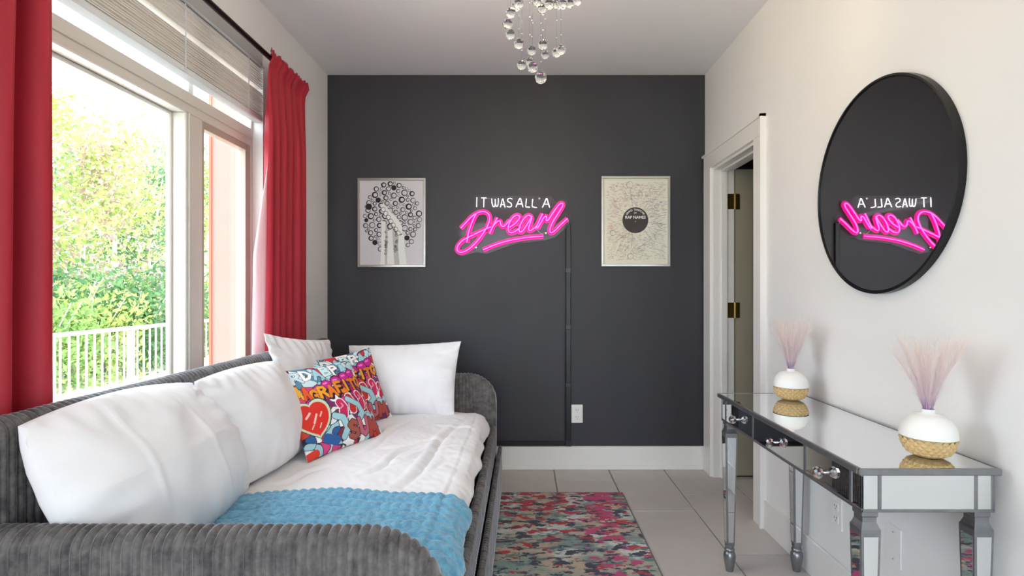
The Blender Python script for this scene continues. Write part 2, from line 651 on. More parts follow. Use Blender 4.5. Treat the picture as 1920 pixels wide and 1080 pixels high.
# baseboards
BH = 0.157
b = MB().box(XL, XR - 0.002, YB - 0.016, YB, 0.0, BH, 0.003)
b.box(XL, XR - 0.002, YB - 0.03, YB - 0.016, 0.0, 0.03, 0.004)
tag(b.build('baseboard_back', M['trim']), 'tall white baseboard under the charcoal wall', 'baseboard', kind='structure')
b = MB().box(XR - 0.014, XR, YR, 2.825, 0.0, BH, 0.003)
tag(b.build('baseboard_right', M['trim']), 'tall white baseboard along the off-white wall behind the console', 'baseboard', kind='structure')
b = MB().box(XL, XL + 0.014, YR, YB - 0.03, 0.0, BH, 0.003)
tag(b.build('baseboard_left', M['trim']), 'white baseboard below the window behind the daybed', 'baseboard', kind='structure')

# door casing, jamb and open door
dr = thing('door_1', (XR, DY1, 0), 'white cased doorway with a door standing open beyond it', 'doorway', kind='structure')
CT = 0.022
for nm, bx in (('casing', (XR - CT, XR, DY1, YB - 0.035, 0, DZ)), ('casing', (XR - CT, XR, DY0 - 0.095, DY0, 0, DZ)),
               ('casing', (XR - CT, XR, DY0 - 0.095, YB - 0.035, DZ, DZ + 0.095))):
    bevel(MB().box(*bx).build(nm, M['trim'], dr), 0.003)
# narrow back band round the outside of the casing
b = MB().box(XR - CT - 0.008, XR, DY0 - 0.107, DY0 - 0.093, 0, DZ + 0.107)
b.box(XR - CT - 0.008, XR, DY0 - 0.107, YB - 0.02, DZ + 0.093, DZ + 0.107)
b.build('back_band', M['trim'], dr)
for bx in ((XR - 0.004, XR + TH + 0.012, DY1 - 0.018, DY1, 0, DZ), (XR - 0.004, XR + TH + 0.012, DY0, DY0 + 0.018, 0, DZ),
           (XR - 0.004, XR + TH + 0.012, DY0 + 0.018, DY1 - 0.018, DZ - 0.018, DZ)):
    bevel(MB().box(*bx).build('jamb', M['trim'], dr), 0.002)
for bx in ((XR + 0.045, XR + 0.082, DY1 - 0.030, DY1 - 0.018, 0, DZ - 0.018), (XR + 0.045, XR + 0.082, DY0 + 0.018, DY0 + 0.03, 0, DZ - 0.018),
           (XR + 0.045, XR + 0.082, DY0 + 0.03, DY1 - 0.03, DZ - 0.03, DZ - 0.018)):
    bevel(MB().box(*bx).build('door_stop', M['trim'], dr), 0.002)
# slab: stiles and rails round a recessed panel, opened square into the side room
SX0, SX1, SY0, SY1 = XR + TH + 0.02, XR + TH + 0.68, DY1 - 0.012, DY1 + 0.024
b = MB()
b.box(SX0, SX0 + 0.115, SY0, SY1, 0.012, DZ - 0.012)
b.box(SX1 - 0.115, SX1, SY0, SY1, 0.012, DZ - 0.012)
for (z0, z1) in ((0.012, 0.22), (1.0, 1.12), (1.905, DZ - 0.012)):
    b.box(SX0 + 0.115, SX1 - 0.115, SY0, SY1, z0, z1)
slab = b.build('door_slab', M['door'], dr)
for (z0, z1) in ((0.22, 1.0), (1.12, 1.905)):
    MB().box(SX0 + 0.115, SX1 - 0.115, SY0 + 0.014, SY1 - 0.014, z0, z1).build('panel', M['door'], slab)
for hz in (1.806, 1.095):
    b = MB().box(XR + 0.088, XR + TH + 0.012, DY1 - 0.0205, DY1 - 0.018, hz - 0.05, hz + 0.05)
    b.box(SX0, SX0 + 0.03, SY0 - 0.0025, SY0, hz - 0.05, hz + 0.05)
    b.lathe([(0.007, -0.052), (0.007, 0.052)], (XR + TH + 0.016, DY1 - 0.022, hz), 12)
    b.build('hinge', M['brass'], dr)

# ------------------------------------------------------------------ big window in the left wall
wn = thing('window_1', (XL, WY1, WZ0), 'large white framed picture window beside a narrow sash', 'window', kind='structure')
XF = -1.40                                            # room-side face of the frame
XK = -1.48


def wbar(name, y0, y1, z0, z1, x0=XK, x1=XF, mat='vinyl', ch=0.004, par=None):
    return MB().box(x0, x1, y0, y1, z0, z1, ch).build(name, M[mat], par or wn)


wbar('frame', WY0, WY0 + 0.06, WZ0, WZ1)
wbar('frame', WY1 - 0.018, WY1, WZ0, WZ1)
wbar('frame', WY0 + 0.06, WY1 - 0.018, WZ0, WZ0 + 0.06)
wbar('frame', WY0 + 0.06, WY1 - 0.018, WZ1 - 0.05, WZ1)
wbar('mullion', 2.275, 2.395, WZ0 + 0.06, 1.967)
wbar('transom_bar', WY0 + 0.06, WY1 - 0.018, 1.967, 2.058)
wbar('transom_bar_lip', WY0 + 0.06, WY1 - 0.018, 2.004, 2.014, XF, XF + 0.006, ch=0.002)
wbar('mullion_lip', 2.290, 2.303, WZ0 + 0.06, 1.967, XF, XF + 0.006, ch=0.002)
wbar('mullion', 2.325, 2.365, 2.058, WZ1 - 0.05, XK, XF - 0.02)
# picture pane with its stepped bead
for (y0, y1, z0, z1) in ((WY0 + 0.06, WY0 + 0.075, WZ0 + 0.06, 1.967), (2.260, 2.275, WZ0 + 0.06, 1.967),
                         (WY0 + 0.075, 2.260, WZ0 + 0.06, WZ0 + 0.075), (WY0 + 0.075, 2.260, 1.952, 1.967)):
    wbar('glazing_bead', y0, y1, z0, z1, -1.475, -1.455)
MB().box(-1.468, -1.462, WY0 + 0.065, 2.270, WZ0 + 0.065, 1.962).build('pane', M['glass'], wn)
# narrow sash
sy0, sy1, sz0, sz1 = 2.395, WY1 - 0.018, WZ0 + 0.06, 1.999
sash = MB()
sash.box(-1.442, XF - 0.004, sy0, sy0 + 0.02, sz0, 1.967)
sash.box(-1.442, XF - 0.004, sy1 - 0.048, sy1, sz0, 1.967)
sash.box(-1.442, XF - 0.004, sy0 + 0.02, sy1 - 0.048, sz0, sz0 + 0.05)
sash.box(-1.442, XF - 0.004, sy0 + 0.02, sy1 - 0.048, 1.935, 1.967)
sash_o = bevel(sash.build('sash', M['sash'], wn), 0.003)
MB().box(-1.435, -1.430, sy0 + 0.018, sy1 - 0.045, sz0 + 0.045, 1.94).build('pane', M['glass'], sash_o)
# two transom panes behind the blind
MB().box(-1.468, -1.462, WY0 + 0.06, 2.325, 2.058, WZ1 - 0.05).build('pane', M['glass'], wn)
MB().box(-1.468, -1.462, 2.365, WY1 - 0.018, 2.058, WZ1 - 0.05).build('pane', M['glass'], wn)
MB().box(XF, XL + 0.02, WY0, WY1, WZ0 - 0.02, WZ0, 0.003).build('sill', M['trim'], wn)

# unseen window added behind the viewer to let in sky as fill light
w2 = thing('window_2', (0, YR, RZ0), 'wide white framed garden window behind the viewer', 'window', kind='structure')
for bx in ((RX0, RX0 + 0.07, RZ0, RZ1), (RX1 - 0.07, RX1, RZ0, RZ1), (RX0 + 0.07, RX1 - 0.07, RZ0, RZ0 + 0.07),
           (RX0 + 0.07, RX1 - 0.07, RZ1 - 0.07, RZ1), (-0.085, -0.015, RZ0 + 0.07, RZ1 - 0.07)):
    MB().box(bx[0], bx[1], YR - 0.11, YR - 0.03, bx[2], bx[3], 0.004).build('frame', M['vinyl'], w2)
for (a, c) in ((RX0 + 0.07, -0.085), (-0.015, RX1 - 0.07)):
    MB().box(a, c, YR - 0.073, YR - 0.067, RZ0 + 0.07, RZ1 - 0.07).build('pane', M['glass'], w2)

# ------------------------------------------------------------------ outdoors: ground, deck, wall end, railing
b = MB()
n = 40
P = []
for i in range(n + 1):
    row = []
    for j in range(n + 1):
        x, y = -60 + 58.0 * i / n, -30 + 90.0 * j / n
        d = max(0.0, -4.6 - x)
        row.append((x, y, -0.35 - 0.02 * min(d, 8) + 0.10 * noise.noise((x * 0.3, y * 0.3, 0.0)) * min(1, d / 3)))
    P.append(row)
b.grid(P)
b.box(-60, 60, -60, -2.0, -0.6, -0.36)
tag(b.build('ground', M['ground'], smooth=True), 'sunlit pale dry grass outside the window', 'ground', kind='structure')
dk = thing('balcony_floor', (-3, 4, -0.2), 'pale boarded balcony floor outside the window', 'balcony', kind='structure')
for k in range(19):
    x1 = XO - 0.01 - k * 0.15
    MB().box(x1 - 0.144, x1, -1.0, 12.0, -0.23, -0.20).build('deck_board', M['deck'], dk)
b = MB().box(-1.872, XO, 3.30, 3.55, -0.3, 3.4)
we = b.build('wall_outside', M['stone_wall'])
tag(we, 'pinkish stucco wall end standing outside the narrow sash', 'wall', kind='structure')
MB().box(-1.886, -1.872, 3.290, 3.56, -0.3, 3.4).build('corner_trim', M['salmon'], we)

RXx = -4.2
rl = thing('balcony_railing', (RXx, 5.9, -0.2), 'thin beige metal balcony railing with upright balusters', 'railing')
MB().box(RXx - 0.03, RXx + 0.03, 2.0, 11.5, 0.80, 0.838, 0.006).build('top_rail', M['rail'], rl)
MB().box(RXx - 0.015, RXx + 0.015, 2.0, 11.5, -0.11, -0.08, 0.004).build('bottom_rail', M['rail'], rl)
posts = [4.877 + 0.995 * k for k in range(-2, 7)]
for y in posts:
    MB().box(RXx - 0.028, RXx + 0.028, y - 0.028, y + 0.028, -0.2, 0.80, 0.004).build('post', M['rail'], rl)
bal = None
for y0 in posts[:-1]:
    for k in range(1, 10):
        y = y0 + 0.0995 * k
        if bal is None:
            bal = MB().box(RXx - 0.007, RXx + 0.007, y - 0.007, y + 0.007, -0.08, 0.80).build('baluster', M['rail'], rl)
            by = y
        else:
            o = bal.copy()
            COL.objects.link(o)
            o.location = (0, y - by, 0)

# ------------------------------------------------------------------ trees
rng = np.random.default_rng(5)


def leaf_mesh(name, cent, size, mat, parent):
    n = len(cent)
    d1 = rng.normal(size=(n, 3))
    d1 /= np.linalg.norm(d1, axis=1)[:, None]
    d2 = rng.normal(size=(n, 3))
    d2 -= (d1 * d2).sum(1)[:, None] * d1
    d2 /= np.linalg.norm(d2, axis=1)[:, None]
    s = size * rng.uniform(0.6, 1.3, n)[:, None]
    V = np.stack([cent - d1 * s, cent + d2 * s * 0.45, cent + d1 * s, cent - d2 * s * 0.45], 1).reshape(-1, 3)
    V -= np.array(ORG[parent.name])
    me = bpy.data.meshes.new(name)
    me.vertices.add(4 * n)
    me.vertices.foreach_set('co', V.astype(np.float32).ravel())
    me.loops.add(4 * n)
    me.loops.foreach_set('vertex_index', np.arange(4 * n, dtype=np.int32))
    me.polygons.add(n)
    me.polygons.foreach_set('loop_start', np.arange(0, 4 * n, 4, dtype=np.int32))
    me.update(calc_edges=True)
    me.materials.append(mat)
    o = bpy.data.objects.new(name, me)
    COL.objects.link(o)
    o.parent = parent
    o['kind'] = 'stuff'
    ORG[o.name] = ORG[parent.name]
    return o


def tree(x, y, h, nleaf, mat, label, spread=1.0, leafsize=0.075, low=0.25, lean=0.0):
    t = thing('tree', (x, y, -0.5), label, 'tree', 'trees beyond the balcony railing')
    b = MB()
    ax, ay = rnd.uniform(-0.3, 0.3), rnd.uniform(-0.3, 0.3) + lean
    path = [Vector((x + ax * u * u + 0.08 * math.sin(5 * u + x), y + ay * u * u + 0.08 * math.cos(4 * u + y), -0.5 + h * u))
            for u in [k / 9 for k in range(10)]]
    b.tube(path, 0.075, 7, 0.014)
    cl = []
    for k in range(16):
        u = rnd.uniform(low, 0.95)
        i = min(8, int(u * 9))
        p = path[i].lerp(path[i + 1], u * 9 - i)
        a = rnd.uniform(0, 2 * PI)
        L = spread * h * 0.24 * (1.15 - u * 0.75)
        q = p + Vector((math.cos(a) * L, math.sin(a) * L, L * rnd.uniform(0.3, 1.0)))
        mid = p.lerp(q, 0.5) + Vector((0, 0, -0.06 * L))
        b.tube([p, mid, q], 0.022, 5, 0.006)
        for w in (0.45, 0.75, 1.0):
            cl.append((p.lerp(q, w), L * (0.30 + 0.12 * w)))
    cl.append((path[-1], 0.3))
    b.build('trunk', M['tree_bark'], t, smooth=True)
    per = nleaf // len(cl)
    cen = np.concatenate([np.array(c) + rng.normal(size=(per, 3)) * np.array((r, r, r * 0.75)) for c, r in cl])
    leaf_mesh('foliage', cen, leafsize, mat, t)


def shrub(x, y, r, h, nleaf, mat, label):
    t = thing('shrub', (x, y, -0.5), label, 'shrub', 'shrubs along the foot of the trees')
    b = MB()
    for k in range(6):
        a = k * PI / 3 + rnd.random()
        b.tube([(x, y, -0.5), (x + 0.2 * r * math.cos(a), y + 0.2 * r * math.sin(a), -0.5 + h * 0.4),
                (x + 0.6 * r * math.cos(a), y + 0.6 * r * math.sin(a), -0.5 + h * 0.85)], 0.02, 5, 0.006)
    b.build('stem', M['tree_bark'], t, smooth=True)
    g = rng.normal(size=(nleaf, 3))
    g /= np.linalg.norm(g, axis=1)[:, None]
    g *= rng.uniform(0.45, 1.0, nleaf)[:, None]
    lump = 1 + 0.25 * np.sin(4 * g[:, 0] + x) * np.cos(5 * g[:, 2] + y)
    cen = np.array((x, y, -0.5 + h * 0.5)) + g * lump[:, None] * np.array((r, r, h * 0.5))
    leaf_mesh('foliage', cen, 0.06, mat, t)


def at_px(x, X):
    return X * F / (x - VX)


TREES = [
    (-40, -10.0, 7.0, 'leaf_green', 'green tree outside, hidden largely by the near red curtain'),
    (75, -9.0, 5.6, 'leaf_yellow', 'yellow-green slender tree just beside the near red curtain'),
    (118, -11.0, 5.4, 'leaf_green', 'light green tree second from the near red curtain'),
    (158, -9.5, 5.9, 'leaf_pink', 'pinkish slender tree left of centre in the big pane'),
    (192, -12.5, 6.8, 'leaf_green', 'pale trunked tree behind the pinkish one in the big pane'),
    (216, -9.0, 6.0, 'leaf_yellow', 'yellow-green tree in the middle of the big pane'),
    (248, -11.5, 6.6, 'leaf_pink', 'pinkish tree right of centre in the big pane'),
    (282, -9.5, 5.0, 'leaf_deep', 'deeper green low tree near the window mullion'),
    (318, -12.0, 7.2, 'leaf_green', 'green tree at the right edge of the big pane'),
    (352, -10.0, 6.4, 'leaf_deep', 'deep green tree behind the window mullion'),
    (384, -9.0, 5.8, 'leaf_yellow', 'yellow-green tree glimpsed beside the pink stucco wall end'),
    (425, -11.0, 6.5, 'leaf_green', 'green tree standing behind the pink stucco wall end'),
]
for i_, (x, X, h, mk, lb) in enumerate(TREES):
    tree(X, at_px(x, X), h * 0.92, 3200, M[mk], lb, low=0.14 if i_ % 2 else 0.30, leafsize=0.065)
SHR = [(60, -7.6, 'leaf_green', 'bright green shrub by the near red curtain'),
       (105, -8.4, 'leaf_deep', 'deep green shrub left of the pale trunks'),
       (150, -7.8, 'leaf_yellow', 'yellow-green shrub below the pinkish tree'),
       (195, -8.6, 'leaf_green', 'green shrub in the middle above the railing'),
       (240, -7.8, 'leaf_deep', 'deep green shrub behind the middle railing post'),
       (285, -8.2, 'leaf_green', 'green shrub low at the right of the big pane'),
       (330, -7.8, 'leaf_deep', 'deep green shrub right against the mullion'),
       (385, -8.2, 'leaf_yellow', 'yellow-green shrub glimpsed through the narrow sash')]
for (x, X, mk, lb) in SHR:
    shrub(X, at_px(x, X), 1.15, rnd.uniform(1.7, 2.3), 3400, M[mk], lb)

# ------------------------------------------------------------------ daybed
PITCH = 0.021


def ribbed(name, parent, axis, a0, a1, sec, amp=0.0075, pitch=PITCH, spr=6):
    """corduroy upholstery: closed cross-section sec(a) -> [(p, q, np, nq)] swept along an axis with raised ribs"""
    n = max(2, int((a1 - a0) / pitch * spr))
    P = []
    for i in range(n + 1):
        a = a0 + (a1 - a0) * i / n
        d = amp * (abs(math.sin(PI * (a - a0) / pitch)) ** 0.6 - 0.5)
        jit = 0.0012 * noise.noise((a * 9, 0, 3))
        row = []
        for (p, q, np_, nq) in sec(a):
            p2, q2 = p + np_ * (d + jit), q + nq * (d + jit)
            row.append((a, p2, q2) if axis == 'x' else (p2, a, q2))
        P.append(row)
    b = MB()
    b.grid(P, wrap=True)
    m_ = len(P[0])
    o = len(b.v) - len(P) * m_
    b.f += [tuple(o + k for k in range(m_)), tuple(o + n * m_ + k for k in range(m_))[::-1]]
    b.mi += [0, 0]
    return b.build(name, M['cord'], parent, smooth=True)


def slab_sec(p0, p1, z0, zt, r=None, rows=9):
    """upright slab p0..p1 with a rounded top at zt; returns points with outward normals"""
    r = r or (p1 - p0) / 2
    rz = min(r, 0.05)
    out = []
    for k in range(rows):
        out.append((p0, z0 + (zt - rz - z0) * k / rows, -1, 0))
    c = (p0 + p1) / 2
    for k in range(13):
        t = PI - PI * k / 12
        out.append((c + (p1 - p0) / 2 * math.cos(t), zt - rz + rz * math.sin(t), math.cos(t), math.sin(t)))
    for k in range(rows - 1, -1, -1):
        out.append((p1, z0 + (zt - rz - z0) * k / rows, 1, 0))
    return out


ZA, ZBK = 0.725, 0.947
bed = thing('daybed', (-0.66, 2.25, 0), 'grey corduroy daybed with rounded arms under the window', 'daybed')
ribbed('backrest', bed, 'y', 1.138, 3.20, lambda a: slab_sec(-1.195, -1.125, 0.10, ZBK))


def arm_top(x):
    R, xe = 0.17, -0.165
    d = x - (xe - R)
    if d <= 0:
        return ZA
    return ZA - (R - math.sqrt(max(0, R * R - d * d))) * 0.95


arm_near = ribbed('arm', bed, 'x', -1.124, -0.1655, lambda a: slab_sec(1.128, 1.206, 0.06, arm_top(a)), amp=0.011, spr=8)
arm_far = ribbed('arm', bed, 'x', -1.124, -0.1655, lambda a: slab_sec(3.25, 3.36, 0.06, arm_top(a)), pitch=0.021)
ribbed('front_rail', bed, 'y', 1.21, 3.246, lambda a: slab_sec(-0.194, -0.166, 0.285, 0.425, rows=5))
MB().box(-1.12, -0.22, 1.21, 3.245, 0.285, 0.31).build('mattress_deck', M['wood_dark'], bed)
for (x, y) in ((-1.16, 1.17), (-1.16, 3.32), (-0.22, 1.17), (-0.22, 3.31)):
    z0 = 0.0 if x < -1 else 0.009
    MB().lathe([(0.018, z0), (0.024, 0.06), (0.026, 0.12)], (x, y, 0), 12).build('foot', M['wood_dark'], bed, smooth=True)

tr = thing('trundle', (-0.6, 2.25, 0.012), 'low grey corduroy trundle drawer under the daybed', 'trundle bed')
ribbed('front_panel', tr, 'y', 1.21, 3.36, lambda a: slab_sec(-0.154, -0.136, 0.022, 0.272, rows=6))
MB().box(-1.10, -0.16, 1.25, 3.235, 0.035, 0.10).build('tray', M['wood_dark'], tr)
MB().box(-1.08, -0.215, 1.26, 3.225, 0.102, 0.25, 0.03).build('trundle_mattress', M['mattress'], tr)

mt = bevel(MB().box(-1.115, -0.240, 1.215, 3.242, 0.312, 0.440).build('mattress', M['mattress'], org=(-0.67, 2.23, 0.312)), 0.035, 4)
tag(mt, 'white mattress on the daybed mostly hidden under the duvet', 'mattress')

# duvet: across the mattress, rolled over its front edge
SEGS = [((-0.314, 2.90), (-0.44, 1.90), 0.016, 0.012), ((-0.595, 2.88), (-0.68, 2.25), 0.013, 0.008),
        ((-0.36, 2.55), (-0.62, 2.35), 0.014, 0.008), ((-0.46, 2.42), (-0.60, 2.02), 0.012, 0.009),
        ((-0.30, 2.45), (-0.55, 2.15), 0.012, 0.007), ((-0.26, 2.30), (-0.40, 2.10), 0.016, 0.005),
        ((-0.75, 2.15), (-0.90, 1.95), 0.016, 0.007), ((-0.25, 2.75), (-0.45, 2.80), 0.014, 0.006)]


def crease(x, y):
    s = 0.0
    for (a, c, w, h) in SEGS:
        dx, dy = c[0] - a[0], c[1] - a[1]
        L2 = dx * dx + dy * dy
        t = ((x - a[0]) * dx + (y - a[1]) * dy) / L2
        tt = min(1, max(0, t))
        bend = 0.02 * math.sin(tt * 6)
        nx = ((x - a[0] - tt * dx) * dy - (y - a[1] - tt * dy) * dx) / math.sqrt(L2) - bend
        al = (t - tt) * math.sqrt(L2)
        d = math.hypot(nx, al * 0.5)
        fade = math.sin(PI * min(0.97, max(0.03, t))) ** 0.5 if 0 < t < 1 else 0.15
        s += h * fade * (-math.exp(-(d / w) ** 2) + 0.9 * math.exp(-((nx - 2 * w) / w) ** 2 - (al * 0.5 / w) ** 2))
    return s


def duvet_point(s, y, lift=0.0, puff=1.0):
    """s: distance from the wall side along the cloth; y along the bed"""
    R = 0.065
    x0, xe, zt = -1.10, -0.204, 0.502
    ye = 3.235
    endd = max(0.0, 1 - (ye - y) / 0.10)                  # rolls down beside the far arm
    zt2 = zt - 0.05 * endd ** 2 + lift + 0.012 * math.sin(PI * min(1, (y - 1.2) / 2.05))
    flat = xe - R - x0
    xin = -0.035 * max(0, (y - 2.95) / 0.28) ** 2
    if s < flat:
        x, z, nx, nz = x0 + s, zt2, 0.0, 1.0
        z += 0.020 * math.exp(-((s - flat * 0.60) / 0.28) ** 2) * puff
    elif s < flat + R * PI / 2:
        t = (s - flat) / R
        x, z = xe - R + (R + lift) * math.sin(t), zt2 - R + R * math.cos(t)
        nx, nz = math.sin(t), math.cos(t)
    else:
        x, z, nx, nz = xe + lift, zt2 - R - (s - flat - R * PI / 2), 1.0, 0.0
    w = (0.010 * noise.noise((x * 3.2, y * 2.6, 1.0)) + 0.006 * noise.noise((x * 9 + y * 5, y * 7, 4.0))
         + 0.0022 * noise.noise((x * 30 + y * 24, y * 14 - x * 20, 7.0))) * puff
    if s < flat + 0.05:
        w += crease(x, y) * puff
    else:
        w += 0.008 * math.sin(y * 17 + 2 * math.sin(y * 5)) * min(1, (s - flat) / 0.1) * puff - 0.004
    return Vector((x + nx * w + xin * (0 if s < flat * 0.5 else (s - flat * 0.5) / flat), y, z + nz * w))


def cloth(name, ys, smax, lift, mat, th, label, cat, extra=None, puff=1.0, hem=0.008):
    ns = 150
    P = []
    for y in ys:
        row = []
        sm = smax + hem * (math.sin(y * 9) * 0.6 + 0.6 * noise.noise((y * 4, 2, 2)))
        for k in range(ns + 1):
            s = sm * k / ns
            p = duvet_point(s, y, lift, puff)
            if extra:
                p = p + extra(s, y)
            row.append(tuple(p))
        P.append(row)
    o = MB().grid(P).build(name, mat, smooth=True, org=(-0.65, (ys[0] + ys[-1]) / 2, 0.5))
    md = o.modifiers.new('thickness', 'SOLIDIFY')
    md.thickness = th
    md.offset = 1 if P and False else -1
    return tag(o, label, cat)


cloth('duvet', [1.225 + 2.01 * k / 260 for k in range(261)], 0.922, 0.006, M['duvet'], 0.010,
      'rumpled white duvet spread over the daybed mattress', 'duvet')


def braid(s, y):
    # plaits running across the bed, each of overlapping slanted stitches
    r = y / 0.058
    f = r - math.floor(r)
    prof = math.sqrt(max(0, 1 - (2 * f - 1) ** 2))
    sl = math.sin(s / 0.030 * 2 * PI + (1 if f < 0.5 else -1) * (f - 0.5) * 5)
    h = 0.007 * prof + 0.0032 * sl * prof
    nzf = 1.0 if s < 0.86 else max(0, 1 - (s - 0.86) / 0.13)
    return Vector((h * (1 - nzf), 0, h * nzf))


cloth('throw_blanket', [1.225 + (1.815 - 1.225) * k / 170 for k in range(171)], 0.932, 0.026, M['blanket'], 0.008,
      'turquoise blue plush braided throw blanket across the foot of the bed', 'blanket', extra=braid, puff=1.0, hem=0.004)


# ------------------------------------------------------------------ pillows and cushions
def pillow(name, tl, tr_, bl, br, th, mat, label, cat, group=None, seed=0, nu=44, nv=34, pinch=0.07, wr=0.010, creases=None,
           painter=None, power=0.5, soft=0.0, back=0.6):
    TL, TR, BL, BR = Vector(tl), Vector(tr_), Vector(bl), Vector(br)
    N = (TR - TL).cross(TL - BL)
    N.normalize()
    cen = (TL + TR + BL + BR) / 4
    L = (TR - TL).length / 2
    H = (TL - BL).length / 2

    def mid(u, v):
        uu = u * (1 - pinch * (1 - v * v) * abs(u) ** 3)
        vv = v * (1 - pinch * (1 - u * u) * abs(v) ** 3)
        uu, vv = uu * math.sqrt(1 - soft * vv * vv), vv * math.sqrt(1 - soft * uu * uu)
        a, c = (uu + 1) / 2, (vv + 1) / 2
        return BL.lerp(BR, a).lerp(TL.lerp(TR, a), c)

    P = {}
    b = MB()
    for side in (1, -1):
        rows = []
        for i in range(nu + 1):
            u = math.sin((i / nu - 0.5) * PI) if painter is None else -1 + 2 * i / nu
            row = []
            for j in range(nv + 1):
                v = math.sin((j / nv - 0.5) * PI) if painter is None else -1 + 2 * j / nv
                e = max(0, (1 - u * u)) ** power * max(0, (1 - v * v)) ** power
                fl_ = 1.0
                t = th / 2 * e * (1 + 0.22 * (-v)) * (1 if side == 1 else back)
                en = min(1, 3 * e)
                p = mid(u, v)
                q = p * 5 + Vector((seed * 7.1, 0, 0))
                rim = max(abs(u), abs(v))
                w = wr * (noise.noise(q * 0.9) + 0.6 * noise.noise(q * 2.2)) * (0.25 + en)
                # puckers that run in from the seams
                w += wr * 0.55 * max(0, rim - 0.45) * math.sin((u * L if abs(v) > abs(u) else v * H) * 95 + seed + 3 * noise.noise(q)) * (1 if rim < 0.985 else 0.3)
                if creases and side == 1:
                    for (ax, pos, wd, hh) in creases:
                        d = ((u if ax == 'u' else v) - pos - 0.03 * math.sin(3 * (v if ax == 'u' else u))) / wd
                        w += hh * math.exp(-d * d) * en
                row.append(tuple(p + N * (side * t + (w if side == 1 else w * 0.5))))
            rows.append(row)
        P[side] = rows
    # front sheet then back sheet, welded along the rim
    b.grid(P[1])
    nf = len(b.v)
    idx = {}
    nj = nv + 1
    for i in range(nu + 1):
        for j in range(nv + 1):
            if i in (0, nu) or j in (0, nv):
                idx[i, j] = i * nj + j
            else:
                idx[i, j] = len(b.v)
                b.v.append(P[-1][i][j])
    for i in range(nu):
        for j in range(nv):
            b.f.append((idx[i, j], idx[i, j + 1], idx[i + 1, j + 1], idx[i + 1, j]))
            b.mi.append(0)
    base = cen.copy()
    base.z = min(p[2] for p in b.v)
    o = b.build(name, mat, smooth=True, org=base)
    if painter is not None:
        img = painter(nu + 1, nv + 1)
        cols = np.ones((len(b.v), 4), dtype=np.float32)
        cols[:, :3] = 0.55
        cols[:nf, :3] = img.reshape(-1, 3)
        for (i, j), k in idx.items():
            cols[k, :3] = img[nu - i, j]
        at = o.data.color_attributes.new('print', 'FLOAT_COLOR', 'POINT')
        at.data.foreach_set('color', cols.ravel())
    return tag(o, label, cat, group)


PG = 'white bed pillows'
pillow('pillow', (-1.110, 1.150, 0.958), (-1.095, 1.830, 0.950), (-0.945, 1.215, 0.535), (-0.935, 1.925, 0.525), 0.22, M['linen'],
       'large white pillow in front, nearest the near corduroy arm, with folded creases', 'pillow', PG, 1,
       nu=110, nv=80, soft=0.22, pinch=0.0, back=0.45, wr=0.012, power=0.45, creases=[('u', -0.42, 0.022, 0.004), ('u', 0.30, 0.022, 0.004), ('v', 0.05, 0.03, 0.0035)])
pillow('pillow', (-1.095, 1.79, 0.940), (-1.09, 2.44, 0.930), (-0.975, 1.84, 0.535), (-0.970, 2.50, 0.530), 0.21, M['linen'],
       'white pillow on the backrest, left of the graffiti cushions', 'pillow', PG, 2,
       nu=90, nv=70, soft=0.14, pinch=0.0, back=0.45, wr=0.012, power=0.45, creases=[('v', -0.05, 0.03, 0.003)])
pillow('pillow', (-1.12, 2.36, 1.045), (-1.075, 3.02, 0.955), (-1.03, 2.46, 0.55), (-1.00, 3.04, 0.55), 0.13, M['linen'],
       'white pillow peeking up behind the graffiti cushions below the far curtain', 'pillow', PG, 3, nu=90, nv=70, wr=0.016)
pillow('pillow', (-1.02, 3.20, 0.905), (-0.365, 3.20, 0.930), (-0.98, 3.06, 0.525), (-0.385, 3.06, 0.520), 0.20, M['linen'],
       'white pillow propped upright against the far corduroy arm', 'pillow', PG, 4, nu=100, nv=80, wr=0.015, pinch=0.05,
       creases=[('v', -0.12, 0.03, 0.0025)])

# stroke letters for the printed cloth (unit box)
GL = {
    'G': [[(.9, .8), (.6, 1), (.2, .9), (0, .5), (.2, .1), (.6, 0), (.95, .2), (.95, .5), (.6, .5)]],
    'R': [[(0, 0), (.05, 1), (.7, .95), (.85, .7), (.5, .5), (.1, .5)], [(.45, .5), (.95, 0)]],
    'A': [[(0, 0), (.45, 1), (.95, 0)], [(.2, .4), (.75, .4)]],
    'F': [[(.1, 0), (.1, 1), (.9, 1)], [(.1, .55), (.7, .55)]],
    'I': [[(.5, 0), (.5, 1)]],
    'T': [[(.5, 0), (.5, 1)], [(0, 1), (1, 1)]],
    'O': [[(.5, 0), (.1, .25), (.1, .75), (.5, 1), (.9, .75), (.9, .25), (.5, 0)]],
    'B': [[(.05, 0), (.05, 1), (.65, .95), (.75, .7), (.1, .52), (.8, .4), (.85, .12), (.05, 0)]],
    'D': [[(.05, 0), (.05, 1), (.6, .9), (.95, .5), (.6, .1), (.05, 0)]],
    'P': [[(.05, 0), (.05, 1), (.75, .95), (.85, .65), (.1, .48)]],
    'S': [[(.9, .85), (.5, 1), (.1, .8), (.3, .55), (.8, .42), (.85, .12), (.45, 0), (.05, .15)]],
    'U': [[(.05, 1), (.1, .2), (.5, 0), (.9, .2), (.95, 1)]],
    'N': [[(.05, 0), (.1, 1), (.9, 0), (.95, 1)]],
    'M': [[(0, 0), (.15, 1), (.5, .3), (.85, 1), (1, 0)]],
}


